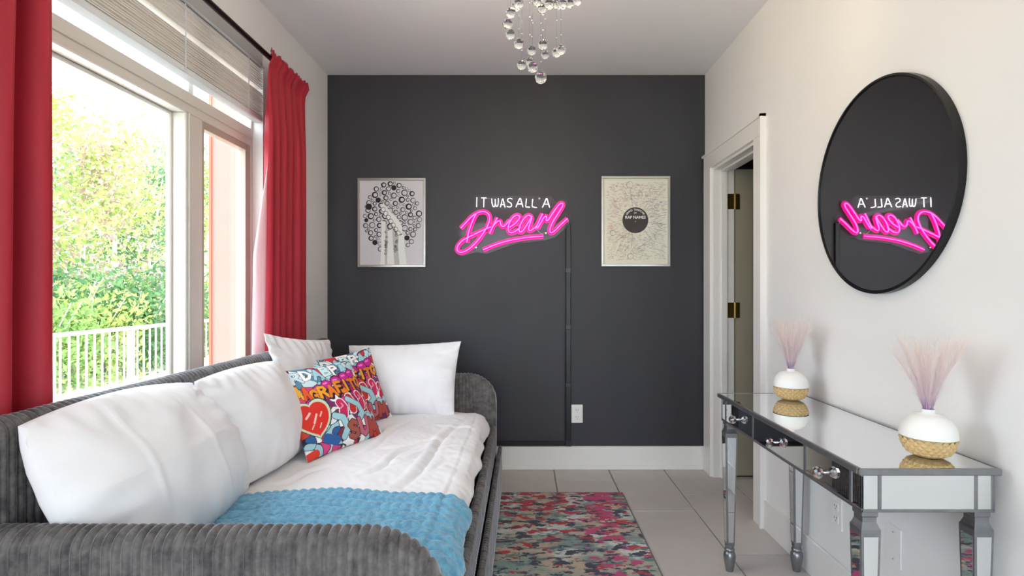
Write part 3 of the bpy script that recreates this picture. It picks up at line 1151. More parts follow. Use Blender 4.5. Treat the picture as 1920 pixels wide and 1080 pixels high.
def paint_graffiti(seed):
    def go(nu, nv):
        r = random.Random(seed)
        SS = 1
        img = np.zeros((nu, nv, 3))
        U, V = np.meshgrid(np.linspace(0, 1, nu), np.linspace(0, 1, nv), indexing='ij')

        def c(h):
            return np.array(lin(h)[:3])

        # patchwork ground of sharp little shapes
        pts = [(r.random(), r.random()) for _ in range(150)]
        top = ['#bfe0ea', '#ffffff', '#9fcfe0', '#5d8fae', '#e8f4f6', '#d8334a', '#cfe6ee']
        midc = ['#e8501f', '#f08a1c', '#c2186e', '#7a2a8c', '#f4c42c', '#d82a2a', '#e0407c', '#ffffff']
        low = ['#c21f55', '#a8d4e0', '#ffffff', '#8a3040', '#d03a2a', '#2d5fa0', '#e3478f', '#7a2a70', '#f0f0f4']
        best = np.full((nu, nv), 9.0)
        second = np.full((nu, nv), 9.0)
        who = np.zeros((nu, nv), int)
        cols = []
        for k, (a, e) in enumerate(pts):
            ang = r.uniform(0, PI)
            st = r.uniform(1, 2.6)
            du, dv = U - a, V - e
            p_, q_ = du * math.cos(ang) + dv * math.sin(ang), -du * math.sin(ang) + dv * math.cos(ang)
            d = np.hypot(p_ / st, q_)
            closer = d < best
            second = np.where(closer, best, np.minimum(second, d))
            who = np.where(closer, k, who)
            best = np.where(closer, d, best)
            cols.append(c(r.choice(top if e > 0.72 else (midc if e > 0.5 else low))))
        img[:] = np.array(cols)[who]
        img[(second - best) < 0.0045] = c('#1c2033') if seed % 2 else c('#20203a')

        def stroke(pl, w, col):
            m_ = np.zeros((nu, nv), bool)
            for (x0, y0), (x1, y1) in zip(pl[:-1], pl[1:]):
                dx, dy = x1 - x0, y1 - y0
                t = np.clip(((U - x0) * dx + (V - y0) * dy) / max(1e-9, dx * dx + dy * dy), 0, 1)
                m_ |= np.hypot(U - x0 - t * dx, V - y0 - t * dy) < w
            img[m_] = c(col)

        def word(txt, x, y, w, h, rise, cols, outline, sw=0.020, shadow=None):
            adv = w / len(txt)
            for k, ch in enumerate(txt):
                for layer in range(3):
                    for pl in GL[ch]:
                        q = [(x + k * adv + a * adv * 0.82, y + rise * k / len(txt) + e * h + 0.012 * math.sin(k * 2.3)) for a, e in pl]
                        if layer == 0 and shadow:
                            stroke([(a + 0.012, e - 0.018) for a, e in q], sw * 1.5, shadow)
                        elif layer == 1:
                            stroke(q, sw * 1.3, outline)
                        elif layer == 2:
                            stroke(q, sw, cols[k % len(cols)])

        # upper band: pale blue letters on dark, red corner
        word('RDABPA', 0.14, 0.80, 0.74, 0.13, 0.03, ['#d6eef4', '#ffffff', '#a9d8e6'], '#24344c', 0.017)
        stroke([(0.0, 0.97), (0.07, 0.93)], 0.055, '#e8432c')
        # middle band: magenta clouds and orange lettering
        for (x, y, rr) in ((0.34, 0.66, .06), (0.46, 0.70, .06), (0.60, 0.72, .07), (0.74, 0.76, .07), (0.86, 0.80, .06), (0.20, 0.52, .06)):
            stroke([(x, y), (x + 0.02, y + 0.01)], rr, '#3a1240')
            stroke([(x, y), (x + 0.02, y + 0.01)], rr * 0.84, '#d21f9a')
            stroke([(x - 0.02, y + 0.02), (x + 0.02, y + 0.025)], rr * 0.18, '#f58ad0')
        word('GRAFITO', 0.24, 0.545, 0.74, 0.125, 0.08, ['#f2931c', '#f7a81f', '#ef7d1a'], '#3b1535', 0.017, '#2a1030')
        word('NAA', 0.03, 0.60, 0.22, 0.14, 0.0, ['#f05a1c', '#f4b92c'], '#53202c', 0.013)
        # lower band: loops, blocks and brown bubble letters
        for (x, y, col) in ((0.50, 0.40, '#d3215f'), (0.64, 0.44, '#cf2a2a'), (0.80, 0.46, '#d81f62'), (0.92, 0.40, '#c21a4c')):
            stroke([(x, y - 0.08), (x + 0.03, y), (x + 0.01, y + 0.06)], 0.056, '#ffffff')
            stroke([(x, y - 0.08), (x + 0.03, y), (x + 0.01, y + 0.06)], 0.046, col)
            stroke([(x - 0.01, y), (x + 0.03, y + 0.02), (x + 0.02, y + 0.05)], 0.008, '#f7a0b8')
        for q in ([(0.40, 0.34), (0.48, 0.30), (0.50, 0.18), (0.44, 0.10)], [(0.62, 0.48), (0.74, 0.40), (0.76, 0.30), (0.70, 0.26)],
                  [(0.84, 0.26), (0.92, 0.22), (0.96, 0.28)]):
            stroke(q, 0.042, '#27425c')
            stroke(q, 0.034, '#a9d6e2')
        word('SUM', 0.52, 0.06, 0.44, 0.17, 0.0, ['#a85a48', '#c46a7c', '#b3483c'], '#2a1022', 0.026)
        stroke([(0.24, 0.14), (0.34, 0.09)], 0.05, '#2a62a8')
        stroke([(0.02, 0.02), (0.09, 0.03)], 0.05, '#e63c2c')
        # heart at the left edge
        hx, hy, hs = 0.175, 0.345, 0.150
        X, Y = (U - hx) / hs, (V - hy) / hs * 0.95
        hf = (X * X + Y * Y - 1) ** 3 - X * X * Y ** 3

        def heart(scale):
            a, e = X / scale, Y / scale
            return (a * a + e * e - 1) ** 3 - a * a * e ** 3 < 0
        img[heart(1.22)] = c('#2e3f3a')
        img[heart(1.16)] = c('#cfe3c4')
        img[heart(1.0)] = c('#dd2a1e')
        for (x0, y0, x1, y1, w) in ((.10, .40, .15, .44, .011), (.16, .33, .21, .41, .010), (.12, .28, .15, .31, .007), (.20, .27, .23, .31, .006), (.24, .38, .27, .42, .007)):
            stroke([(x0, y0), (x1, y1)], w, '#f7c9bd')
        return img
    return go


pillow('graffiti_cushion', (-1.075, 2.335, 0.880), (-0.865, 2.725, 0.885), (-0.868, 2.205, 0.535), (-0.662, 2.595, 0.535), 0.11, M['graffiti'],
       'front graffiti print cushion with a big red heart at its left edge', 'cushion', 'graffiti print cushions', 5,
       nu=240, nv=240, pinch=0.06, wr=0.004, painter=paint_graffiti(3), power=0.6)
pillow('graffiti_cushion', (-1.085, 2.60, 0.880), (-0.840, 3.000, 0.915), (-0.955, 2.570, 0.535), (-0.712, 2.975, 0.540), 0.09, M['graffiti'],
       'rear graffiti print cushion, mostly hidden behind the other one', 'cushion', 'graffiti print cushions', 6,
       nu=240, nv=240, pinch=0.06, wr=0.004, painter=paint_graffiti(5), power=0.6)

# ------------------------------------------------------------------ rug
RGX1, RGY1 = 0.596, 3.316
rg = thing('area_rug', (RGX1, RGY1, 0), 'multicoloured distressed abstract rug in red, pink, navy and cream beside the daybed', 'rug')
MB().box(-0.92, RGX1 - 0.006, 0.85, RGY1 - 0.006, 0.0005, 0.0085, 0.002).build('pile', M['rug'], rg)
b = MB().box(RGX1 - 0.006, RGX1, 0.85, RGY1, 0.0005, 0.007)
b.box(-0.92, RGX1 - 0.006, RGY1 - 0.006, RGY1, 0.0005, 0.007)
b.build('binding', M['rug_edge'], rg)

# ------------------------------------------------------------------ curtains, rod, blind
XRD, ZRD = -1.25, 2.372


def curtain(y0, y1, folds, seed, label, ztop=ZRD + 0.028, zbot=0.03, drift=0.0, amp0=0.034, lining=False):
    """gathered velvet panel on a rod pocket; drift: how much the near edge swings with height"""
    ny, nz = int(folds * 14), 60
    P = []
    for j in range(nz + 1):
        z = ztop + (zbot - ztop) * (j / nz)
        row = []
        dz = (ztop - z)
        gather = math.exp(-dz / 0.08)
        for i in range(ny + 1):
            u = i / ny
            y = y0 + (y1 - y0) * u
            ph = u * folds * 2 * PI + 0.5 * math.sin(3.1 * u * folds + seed)
            amp = (0.012 + amp0 * min(1, dz / 0.4)) * (0.75 + 0.4 * noise.noise((u * folds, seed, z * 0.35)))
            x = XRD + amp * math.sin(ph + 0.4 * noise.noise((u * 4, z * 0.6, seed)))
            # ruffle and pinch line at the pocket
            x += gather * 0.008 * math.sin(u * folds * 4 * PI + seed)
            zz = z + (0.006 * gather * math.sin(u * folds * 4.3 * PI + seed) if j < 2 else 0)
            x += 0.026 * math.exp(-((dz - 0.028) / 0.035) ** 2)
            yy = y + drift * (1 - u) * math.sin(min(1, dz / 2.0) * PI * 0.5) + 0.010 * noise.noise((z * 1.3, seed, u * 3))
            row.append((min(x, -1.206) if z < 1.0 else x, yy, zz))
        P.append(row)
    P0 = [row[0] for row in P]
    o = MB().grid(P).build('curtain', [M['velvet']], smooth=True, org=(XRD, (y0 + y1) / 2, zbot))
    md = o.modifiers.new('thickness', 'SOLIDIFY')
    md.thickness = 0.003
    md.offset = 0
    if lining:                                           # the pale back of the near edge turns outwards lower down
        P = []
        for j in range(41):
            z = 1.85 + (zbot - 1.85) * j / 40
            e_ = min(1, (1.85 - z) / 0.45)
            ys_ = P0[min(nz, int(round((ztop - z) / (ztop - zbot) * nz)))]
            P.append([(ys_[0] - 0.004, ys_[1] + 0.012, z), (ys_[0] - 0.018 * e_, ys_[1] - 0.012 * e_, z),
                      (ys_[0] - 0.032 * e_, ys_[1] - 0.030 * e_ + 0.006 * math.sin(z * 7), z), (ys_[0] - 0.055 * e_, ys_[1] - 0.018 * e_, z)])
        MB().grid(P).build('lining', M['lining'], o, smooth=True)
    return tag(o, label, 'curtain', 'red velvet curtains')


curtain(2.665, 3.120, 6.0, 2.0, 'red velvet curtain hanging at the far end of the window', drift=-0.035, lining=True)
curtain(0.55, 1.418, 7.3, 5.0, 'red velvet curtain at the near end of the window, left edge of the picture', drift=0.0, amp0=0.042)
rod = thing('curtain_rod', (XRD, 1.8, ZRD), 'dark bronze curtain rod above the window', 'curtain rod')
MB().tube([(XRD, 0.45, ZRD), (XRD, 3.105, ZRD)], 0.0125, 14).build('pole', M['rod'], rod, smooth=True)
for y in (0.43,):
    MB().ball((XRD, y, ZRD), 0.022, 14, 10).build('finial', M['rod'], rod, smooth=True)
for y in (0.50, 3.09):
    b = MB().box(XL, XL + 0.006, y - 0.02, y + 0.02, ZRD - 0.05, ZRD + 0.03)
    b.tube([(XL + 0.004, y, ZRD - 0.02), (XRD, y, ZRD - 0.018)], 0.006, 8)
    b.build('bracket', M['rod'], rod)

bl = thing('window_blind', (-1.372, 1.8, 2.08), 'raised slatted blind stacked under its grey head rail in the window', 'blind')
BY0, BY1, BX0, BX1 = WY0 + 0.01, WY1 - 0.01, -1.396, -1.346
MB().box(BX0, BX1 + 0.002, BY0, BY1, 2.372, 2.455, 0.003).build('head_rail', M['valance'], bl)
MB().box(BX1 + 0.002, BX1 + 0.012, BY0, BY1, 2.366, 2.374, 0.002).build('valance_lip', M['blind_rail'], bl)
zs = [2.362 - 0.0125 * k for k in range(9)] + [2.240 - 0.0105 * k for k in range(12)]
s0 = None
for k, z in enumerate(zs):
    if s0 is None:
        b = MB()
        P = []
        for yy in (BY0, BY1):
            P.append([(BX0 + (BX1 - BX0) * t / 6, yy, z + 0.004 * (1 - (t / 3 - 1) ** 2)) for t in range(7)]
                     + [(BX0 + (BX1 - BX0) * t / 6, yy, z - 0.003 + 0.004 * (1 - (t / 3 - 1) ** 2)) for t in range(6, -1, -1)])
        b.grid(P, wrap=True)
        b.f += [tuple(range(14)), tuple(range(27, 13, -1))]
        b.mi += [0, 0]
        s0 = b.build('slat', M['blind'], bl)
        z_first = z
    else:
        o = s0.copy()
        COL.objects.link(o)
        o.location = (0.0025 * math.sin(k * 1.9), 0, z - z_first)
MB().box(BX0, BX1 + 0.002, BY0, BY1, 2.092, 2.118, 0.004).build('bottom_rail', M['blind_rail'], bl)
for y in (1.05, 1.62, 2.18, 2.68):
    b = MB()
    for dx in (BX0 - 0.001, BX1 + 0.004):
        b.box(dx, dx + 0.0015, y - 0.004, y + 0.004, 2.10, 2.372)
    b.build('ladder_tape', M['blind_rail'], bl)

# ------------------------------------------------------------------ back wall: outlet, cable channel, frames, neon
def outlet(name, c, face, label, w=0.078, h=0.125, blank=False):
    """wall plate; face 'y' looks towards the camera, 'x' looks left into the room"""
    def bx(b, du0, du1, d0, d1, z0, z1, ch=0.0):
        if face == 'y':
            return b.box(c[0] + du0, c[0] + du1, c[1] - d1, c[1] - d0, c[2] + z0, c[2] + z1, ch)
        return b.box(c[0] - d1, c[0] - d0, c[1] + du0, c[1] + du1, c[2] + z0, c[2] + z1, ch)
    t = thing(name, c, label, 'wall plate' if blank else 'outlet')
    bx(MB(), -w / 2, w / 2, 0, 0.006, -h / 2, h / 2, 0.002).build('plate', M['outlet'], t)
    if blank:
        for s in (-1, 1):
            bx(MB(), -0.003, 0.003, 0.006, 0.0072, s * 0.045 - 0.003, s * 0.045 + 0.003, 0.001).build('screw', M['silver'], t)
    else:
        for s in (-1, 1):
            r = bx(MB(), -0.018, 0.018, 0.006, 0.008, s * 0.024 - 0.016, s * 0.024 + 0.016, 0.002).build('receptacle', M['outlet'], t)
            q = MB()
            for du in (-0.007, 0.007):
                bx(q, du - 0.0015, du + 0.0015, 0.008, 0.0083, s * 0.024 - 0.001, s * 0.024 + 0.008)
            bx(q, -0.002, 0.002, 0.008, 0.0083, s * 0.024 - 0.010, s * 0.024 - 0.006)
            q.build('slot', M['slot'], r)
    return t


outlet('wall_outlet', (0.366, YB, 0.378), 'y', 'white duplex outlet on the charcoal wall beside the cable channel')
outlet('wall_outlet', (XR, 2.18, 0.346), 'x', 'white outlet on the off-white wall seen under the console table')
outlet('blank_wall_plate', (XR, 1.843, 0.372), 'x', 'blank white wall plate low behind the near console legs', w=0.075, h=0.132, blank=True)

cc = thing('cable_channel', (0.305, YB, BH), 'black cable channel running from the neon sign down to the baseboard', 'cable channel')
cx0, cx1 = 0.288, 0.322
zt, zb = CH - (418 - VY) / 273.0, BH + 0.012
joints = [CH - (y - VY) / 273.0 for y in (507, 613, 721)]
zz = [zt] + joints + [zb + 0.02]
for a, c in zip(zz[:-1], zz[1:]):
    MB().box(cx0, cx1, YB - 0.020, YB, c, a, 0.003).build('channel', M['raceway'], cc)
for j in joints:
    MB().box(cx0 - 0.002, cx1 + 0.002, YB - 0.022, YB, j - 0.016, j + 0.016, 0.002).build('joint_cover', M['raceway_clip'], cc)
MB().box(cx0 - 0.002, cx1 + 0.002, YB - 0.022, YB, zb - 0.01, zb + 0.03, 0.002).build('elbow', M['raceway_clip'], cc)
MB().box(-0.75, cx0 - 0.002, YB - 0.020, YB, BH + 0.004, BH + 0.034, 0.003).build('channel', M['raceway'], cc)
MB().tube([(cx0 - 0.006, YB - 0.004, zt), (cx0 - 0.006, YB - 0.004, zb + 0.03)], 0.0022, 6).build('cord', M['raceway_clip'], cc)


def frame_of(name, x0, y0, x1, y1, label, paper, depth=0.022, w=0.016):
    """poster frame from its pixel corners on the back wall"""
    Y = YB - depth
    a, c = px(x0, y0, Y), px(x1, y1, Y)
    X0, X1, Z1, Z0 = a.x, c.x, a.z, c.z
    t = thing(name, ((X0 + X1) / 2, YB, Z0), label, 'framed poster', 'framed posters on the charcoal wall')
    for bx in ((X0, X1, Z1 - w, Z1), (X0, X1, Z0, Z0 + w), (X0, X0 + w, Z0 + w, Z1 - w), (X1 - w, X1, Z0 + w, Z1 - w)):
        MB().box(bx[0], bx[1], Y, YB, bx[2], bx[3], 0.002).build('frame_bar', M['silver'], t)
    YP = YB - 0.010
    pr = MB().box(X0 + w, X1 - w, YP, YB - 0.004, Z0 + w, Z1 - w).build('print', M[paper], t)
    return t, pr, (X0 + w, X1 - w, Z0 + w, Z1 - w, YP)


def flat(b, pts, Y):
    """flat printed shape on the paper"""
    n = len(pts)
    b.add([(p[0], Y, p[1]) for p in pts], [tuple(range(n))])


def ring(b, x, z, r0, r1, Y, n=18):
    vs, fs = [], []
    for k in range(n):
        a = 2 * PI * k / n
        vs += [(x + r1 * math.cos(a), Y, z + r1 * math.sin(a)), (x + r0 * math.cos(a) + (r1 - r0) * 0.3, Y, z + r0 * math.sin(a))]
    for k in range(n):
        k2 = (k + 1) % n
        fs.append((2 * k, 2 * k + 1, 2 * k2 + 1, 2 * k2))
    b.add(vs, fs)


def disc(b, x, z, r, Y, n=24):
    flat(b, [(x + r * math.cos(2 * PI * k / n), z + r * math.sin(2 * PI * k / n)) for k in range(n)], Y)


# left poster: cloud of rings behind pale folded shapes
fa, pa, (X0, X1, Z0, Z1, YP) = frame_of('ring_poster', 670, 333.5, 798, 501,
                                        'silver framed black and white poster of a cloud of rings, left of the neon sign', 'paper_grey')
PW, PH = X1 - X0, Z1 - Z0


def pp(x, y):     # pixel of the 909x1080 study crop -> paper point
    return (X0 + (x - 118) / (782 - 118) * PW, Z1 - (y - 100) / (1003 - 100) * PH)


b = MB()
r_ = random.Random(11)
placed = []
cx, cy = 450, 495
for rr in [34] * 16 + [28] * 42 + [22] * 75 + [15] * 150:
    for _ in range(60):
        a, d = r_.uniform(0, 2 * PI), math.sqrt(r_.random())
        x, y = cx + 290 * d * math.cos(a), cy + 372 * d * math.sin(a)
        if 330 < x < 600 and y > 640:
            continue
        if y > 860:
            continue
        if all((x - q[0]) ** 2 + (y - q[1]) ** 2 > (rr + q[2] + 1) ** 2 for q in placed):
            placed.append((x, y, rr))
            break
K = PW / (782 - 118)
for (x, y, rr) in placed:
    b.cur = 0 if r_.random() < 0.8 else 1
    X, Z = pp(x, y)
    if r_.random() < 0.04:
        disc(b, X, Z, rr * K, YP - 0.0006, 14)
    else:
        ring(b, X, Z, rr * K * r_.uniform(0.55, 0.75), rr * K, YP - 0.0006, 14)
X, Z = pp(208, 380)
b.cur = 0
disc(b, X, Z, 34 * K, YP - 0.0008, 16)
b.build('ring_cloud', [M['ink'], M['ink_mid']], pa)
b = MB()
b.cur = 0
for q in ([(335, 350), (372, 352), (430, 430), (520, 520), (560, 600), (560, 680), (520, 690), (470, 600), (400, 500), (340, 430)],
          [(338, 530), (385, 540), (380, 760), (378, 1000), (328, 1000), (340, 800)],
          [(405, 640), (450, 620), (462, 800), (476, 1000), (400, 1000), (405, 800)],
          [(520, 690), (570, 660), (585, 820), (605, 1000), (530, 1000), (515, 840)]):
    flat(b, [pp(*p) for p in q], YP - 0.0009)
b.cur = 1
for q in ([(378, 540), (405, 600), (405, 1000), (378, 1000)], [(460, 640), (520, 700), (530, 1000), (476, 1000)]):
    flat(b, [pp(*p) for p in q], YP - 0.0008)
b.cur = 2
for k in range(22):
    X, Z = pp(r_.choice((392, 395, 490, 500)) + r_.uniform(-9, 9), r_.uniform(650, 910))
    ring(b, X, Z, 7 * K, 13 * K, YP - 0.0010, 10)
for k in range(7):
    X, Z = pp(360 + 26 * k, 410 + 42 * k)
    ring(b, X, Z, 20 * K, 26 * K, YP - 0.0011, 14)
b.build('pale_shapes', [M['ink_white'], M['ink_pale'], M['ink_mid']], pa)

# right poster: faint pastel line network round a dark disc with lettering
m = NT('pastel line ink')
sep = m.n('SeparateXYZ', None, Vector=m.coords(kind='Generated'))
c1 = m.mix(sep.outputs[0], lin('#d9b46f'), lin('#9fb5c4'))
c2 = m.mix(sep.outputs[0], lin('#cf9a9f'), lin('#b9a3b8'))
m.p(Base_Color=m.mix(sep.outputs[2], c1, c2), Roughness=0.6)
M['ink_pastel'] = m.m
fb, pb, (X0, X1, Z0, Z1, YP) = frame_of('line_network_poster', 1127.5, 330, 1257, 499.5,
                                        'pale framed poster with a dark lettered disc, right of the neon sign', 'paper_cream')
PW, PH = X1 - X0, Z1 - Z0


def pq(x, y):
    return (X0 + (x - 135) / (805 - 135) * PW, Z1 - (y - 85) / (995 - 85) * PH)


def line(b, p, q, w, Y):
    d = Vector((q[0] - p[0], q[1] - p[1]))
    if d.length < 1e-6:
        return
    nrm = Vector((-d.y, d.x)).normalized() * w / 2
    b.add([(p[0] - nrm.x, Y, p[1] - nrm.y), (q[0] - nrm.x, Y, q[1] - nrm.y), (q[0] + nrm.x, Y, q[1] + nrm.y), (p[0] + nrm.x, Y, p[1] + nrm.y)],
          [(0, 1, 2, 3)])


b = MB()
for k in range(1300):
    x, y = r_.uniform(165, 780), r_.uniform(125, 950)
    if (x - 468) ** 2 + (y - 527) ** 2 < 150 ** 2:
        continue
    if r_.random() < 0.6:                                # little lines of captions
        line(b, pq(x, y), pq(x + r_.uniform(12, 34), y + r_.uniform(-2, 2)), 0.0022, YP - 0.0005)
    else:
        a = math.atan2(527 - y, 468 - x) + r_.uniform(-0.5, 0.5)
        L = r_.uniform(20, 80)
        line(b, pq(x, y), pq(x + L * math.cos(a), y + L * math.sin(a)), 0.0013, YP - 0.0005)
b.build('network_lines', M['ink_pastel'], pb)
b = MB()
for (p, q) in (((417, 190), (440, 390)), ((440, 665), (428, 830)), ((605, 500), (790, 470)), ((560, 640), (640, 730)), ((300, 410), (350, 450)),
               ((440, 860), (600, 750)), ((470, 860), (560, 780)), ((430, 850), (500, 770))):
    line(b, pq(*p), pq(*q), 0.0014, YP - 0.0006)
for (x, y, rr) in ((410, 150, 36), (418, 912, 32), (232, 662, 30), (690, 380, 22)):
    X, Z = pq(x, y)
    ring(b, X, Z, (rr - 3) * PW / 670, rr * PW / 670, YP - 0.0006)
b.build('main_lines', M['ink_mid'], pb)
b = MB()
X, Z = pq(468, 527)
DR = 135 * PW / 670
disc(b, X, Z, DR, YP - 0.0010, 40)
dsc = b.build('lettered_disc', M['ink_brown'], pb)


def text_mesh(txt, size, bold=0.0):
    cu = bpy.data.curves.new('lettering', 'FONT')
    cu.body = txt
    cu.size = size
    cu.align_x = 'CENTER'
    cu.offset = bold
    cu.resolution_u = 3
    o = bpy.data.objects.new('lettering', cu)
    COL.objects.link(o)
    dg = bpy.context.evaluated_depsgraph_get()
    me = bpy.data.meshes.new_from_object(o.evaluated_get(dg))
    vs = [tuple(v.co) for v in me.vertices]
    fs = [tuple(p.vertices) for p in me.polygons]
    bpy.data.objects.remove(o)
    bpy.data.curves.remove(cu)
    bpy.data.meshes.remove(me)
    return vs, fs


b = MB()


def put_text(txt, size, x, z, rot=0.0, bold=0.0):
    vs, fs = text_mesh(txt, size, bold)
    ca, sa = math.cos(rot), math.sin(rot)
    b.add([(x + v[0] * ca - v[1] * sa, YP - 0.0016, z + v[0] * sa + v[1] * ca) for v in vs], fs)


put_text('RAP NAMES', DR * 0.305, X, Z + DR * 0.12, 0, 0.0006)
put_text('OF', DR * 0.18, X, Z + DR * 0.50)
arc = 'GRAND TAXONOMY'
for k, ch in enumerate(arc):
    if ch == ' ':
        continue
    a = PI / 2 - (k - (len(arc) - 1) / 2) * 0.145
    put_text(ch, DR * 0.21, X + DR * 0.74 * math.cos(a), Z + DR * 0.74 * math.sin(a), a - PI / 2, 0.0002)
flat(b, [(X + 0.004 * (1 if k % 2 else 0.45) * math.sin(k * PI / 5), Z - DR * 0.10 + 0.004 * (1 if k % 2 else 0.45) * math.cos(k * PI / 5)) for k in range(10)], YP - 0.0016)
b.build('lettering', M['ink_white'], dsc)

# neon sign -------------------------------------------------------------
YN = YB - 0.035


def sg(x, y, Y=YN):      # pixel of the 1920x1034 study crop of the sign -> point in the sign's plane
    return px(830 + x / 7.385, 350 + y / 7.385, Y)


PINK = {
    'capital_d_tube': [[(250, 575), (310, 510), (400, 415), (480, 362), (560, 345), (620, 365), (650, 425), (638, 500), (595, 590), (530, 690),
                        (450, 785), (370, 858), (285, 905), (225, 903), (198, 865), (222, 800), (290, 735), (380, 688), (480, 640), (580, 592), (672, 555)],
                       [(465, 372), (420, 460), (385, 550), (355, 650), (335, 772)]],
    'letter_r_tube': [[(757, 428), (722, 495), (690, 560), (652, 650)],
                      [(692, 556), (725, 515), (770, 475), (796, 482), (800, 515), (825, 550), (862, 540), (900, 495), (928, 462)]],
    'letter_e_tube': [[(925, 562), (1000, 512), (1058, 445), (1062, 408), (1022, 395), (970, 430), (922, 510), (905, 580), (925, 630), (980, 632), (1040, 592), (1078, 560)]],
    'letter_a_tube': [[(1235, 440), (1212, 402), (1170, 402), (1112, 460), (1068, 545), (1058, 605), (1085, 628), (1132, 580), (1190, 490), (1238, 408)],
                      [(1238, 430), (1205, 525), (1190, 585), (1215, 607), (1265, 575), (1302, 545)]],
    'letter_m_tube': [[(1385, 372), (1335, 475), (1288, 580)],
                      [(1312, 578), (1368, 485), (1402, 425), (1432, 410), (1440, 432), (1432, 465), (1462, 460), (1522, 370), (1600, 262), (1640, 230),
                       (1666, 242), (1650, 290), (1600, 370), (1530, 480), (1490, 570), (1486, 622), (1512, 636), (1560, 602), (1640, 522), (1730, 440)]],
    'underline_tube': [[(560, 875), (700, 815), (850, 765), (1000, 730), (1200, 700), (1395, 685)]],
}
WHITE = {
    'letter_i_tube': [[(475, 150), (472, 215), (470, 280)]],
    'letter_t_tube': [[(535, 157), (570, 155), (606, 157)], [(572, 157), (570, 220), (567, 282)]],
    'letter_w_tube': [[(680, 168), (684, 230), (700, 274), (722, 268), (729, 225), (728, 172)], [(729, 225), (740, 270), (760, 266), (770, 220), (769, 162)]],
    'letter_a_tube': [[(800, 282), (815, 225), (832, 168), (848, 225), (864, 286)], [(812, 246), (852, 246)]],
    'letter_s_tube': [[(962, 172), (930, 160), (900, 176), (905, 205), (940, 225), (955, 255), (935, 280), (888, 274)]],
    'second_letter_a_tube': [[(1015, 282), (1043, 215), (1072, 160), (1092, 215), (1112, 282)], [(1036, 240), (1100, 240)]],
    'letter_l_tube': [[(1160, 168), (1155, 220), (1152, 276), (1175, 282), (1208, 285)]],
    'second_letter_l_tube': [[(1246, 172), (1242, 220), (1240, 270), (1265, 284), (1302, 290)]],
    'third_letter_a_tube': [[(1382, 286), (1410, 225), (1440, 163), (1462, 225), (1482, 288)], [(1402, 242), (1468, 242)]],
}
M['neon_pink'] = emis('pink neon core', (1.0, 0.17, 0.84, 1), 0.85)
M['neon_jacket'] = emis('magenta neon jacket', (1.0, 0.003, 0.32, 1), 0.50)
M['neon_white'] = emis('white neon core', (1.0, 0.98, 0.98, 1), 1.8)
M['neon_carrier'] = pm('pink tinted acrylic', (0.85, 0.01, 0.32, 1), 0.3, var=0.03)  # magenta painted in for the halo round the pink tubes
m = NT('clear sign acrylic')
tr_ = m.n('BsdfTransparent', None, Color=(0.97, 0.95, 0.97, 1))
df_ = m.n('BsdfDiffuse', None, Color=(0.85, 0.75, 0.82, 1))
gl_ = m.n('BsdfGlossy', None, Color=(1, 1, 1, 1), Roughness=0.03)
m1 = m.n('MixShader', None, Fac=0.015)
m.t.links.new(tr_.outputs[0], m1.inputs[1])
m.t.links.new(df_.outputs[0], m1.inputs[2])
m2 = m.n('MixShader', None, Fac=0.008)
m.t.links.new(m1.outputs[0], m2.inputs[1])
m.t.links.new(gl_.outputs[0], m2.inputs[2])
m.t.links.new(m2.outputs[0], m.out.inputs['Surface'])
M['acrylic_clear'] = m.m

ns = thing('neon_sign', tuple(sg(960, 875, YB)), 'lit neon wall sign with white capitals above pink script lettering', 'neon sign')


def tubes(name, strokes, core, rc, jacket=None, rj=0.0):
    b = MB()
    for st in strokes:
        b.tube(catmull([sg(x, y) for x, y in st], 6), rc, 8)
    o = b.build(name, M[core], ns, smooth=True)
    if jacket:
        b = MB()
        for st in strokes:
            pts = catmull([sg(x, y) for x, y in st], 6)
            b.tube([p + Vector((0, 0.0105, 0)) for p in pts], rj, 10)
        b.build('jacket', M[jacket], o, smooth=True)
        b = MB()                                         # flat pink ribbon behind the tube, the glow's halo put into its colour
        for st in strokes:
            pts = catmull([sg(x, y) for x, y in st], 6)
            for sgn, yy in ((1, 0.0125), (-1, 0.0150)):
                P = []
                for i, p in enumerate(pts):
                    d = pts[min(i + 1, len(pts) - 1)] - pts[max(i - 1, 0)]
                    nn = Vector((-d.z, 0, d.x)).normalized() * 0.0180
                    P.append([p + nn + Vector((0, yy, 0)), p - nn + Vector((0, yy, 0))])
                b.grid(P)
        b.build('carrier', M['neon_carrier'], o)


for nm, st in PINK.items():
    tubes(nm, st, 'neon_pink', 0.0034, 'neon_jacket', 0.0100)
for nm, st in WHITE.items():
    tubes(nm, st, 'neon_white', 0.0023)
# backing board, cut round the lettering
b = MB()
YK = YB - 0.019
hull = [(150, 560), (420, 300), (440, 120), (1500, 120), (1560, 200), (1640, 160), (1730, 190), (1720, 330), (1790, 430), (1760, 520), (1560, 700),
        (1420, 740), (1000, 790), (600, 930), (480, 900), (230, 970), (130, 900), (230, 700)]
hp = [px(830 + x / 7.385, 350 + y / 7.385, YN) for x, y in hull]
k = len(hp)
b.add([(p.x, YK, p.z) for p in hp] + [(p.x, YK + 0.004, p.z) for p in hp],
      [tuple(range(k)), tuple(range(2 * k - 1, k - 1, -1))] + [(i, i + k, (i + 1) % k + k, (i + 1) % k) for i in range(k)])
b.build('backing_board', M['acrylic_clear'], ns)
for (x, y) in ((460, 840), (1340, 160), (1430, 640), (1700, 460)):
    p = sg(x, y)
    MB().lathe([(0.005, -0.040), (0.005, -0.002), (0.0075, -0.002), (0.0075, 0.003), (0.004, 0.004)][::-1] and
               [(0.004, -0.0235), (0.0075, -0.0225), (0.0075, -0.0195), (0.005, -0.0195), (0.005, 0.0)],
               (p.x, YB, p.z), 12, axis='y').build('standoff', M['steel'], ns, smooth=False)
b = MB()
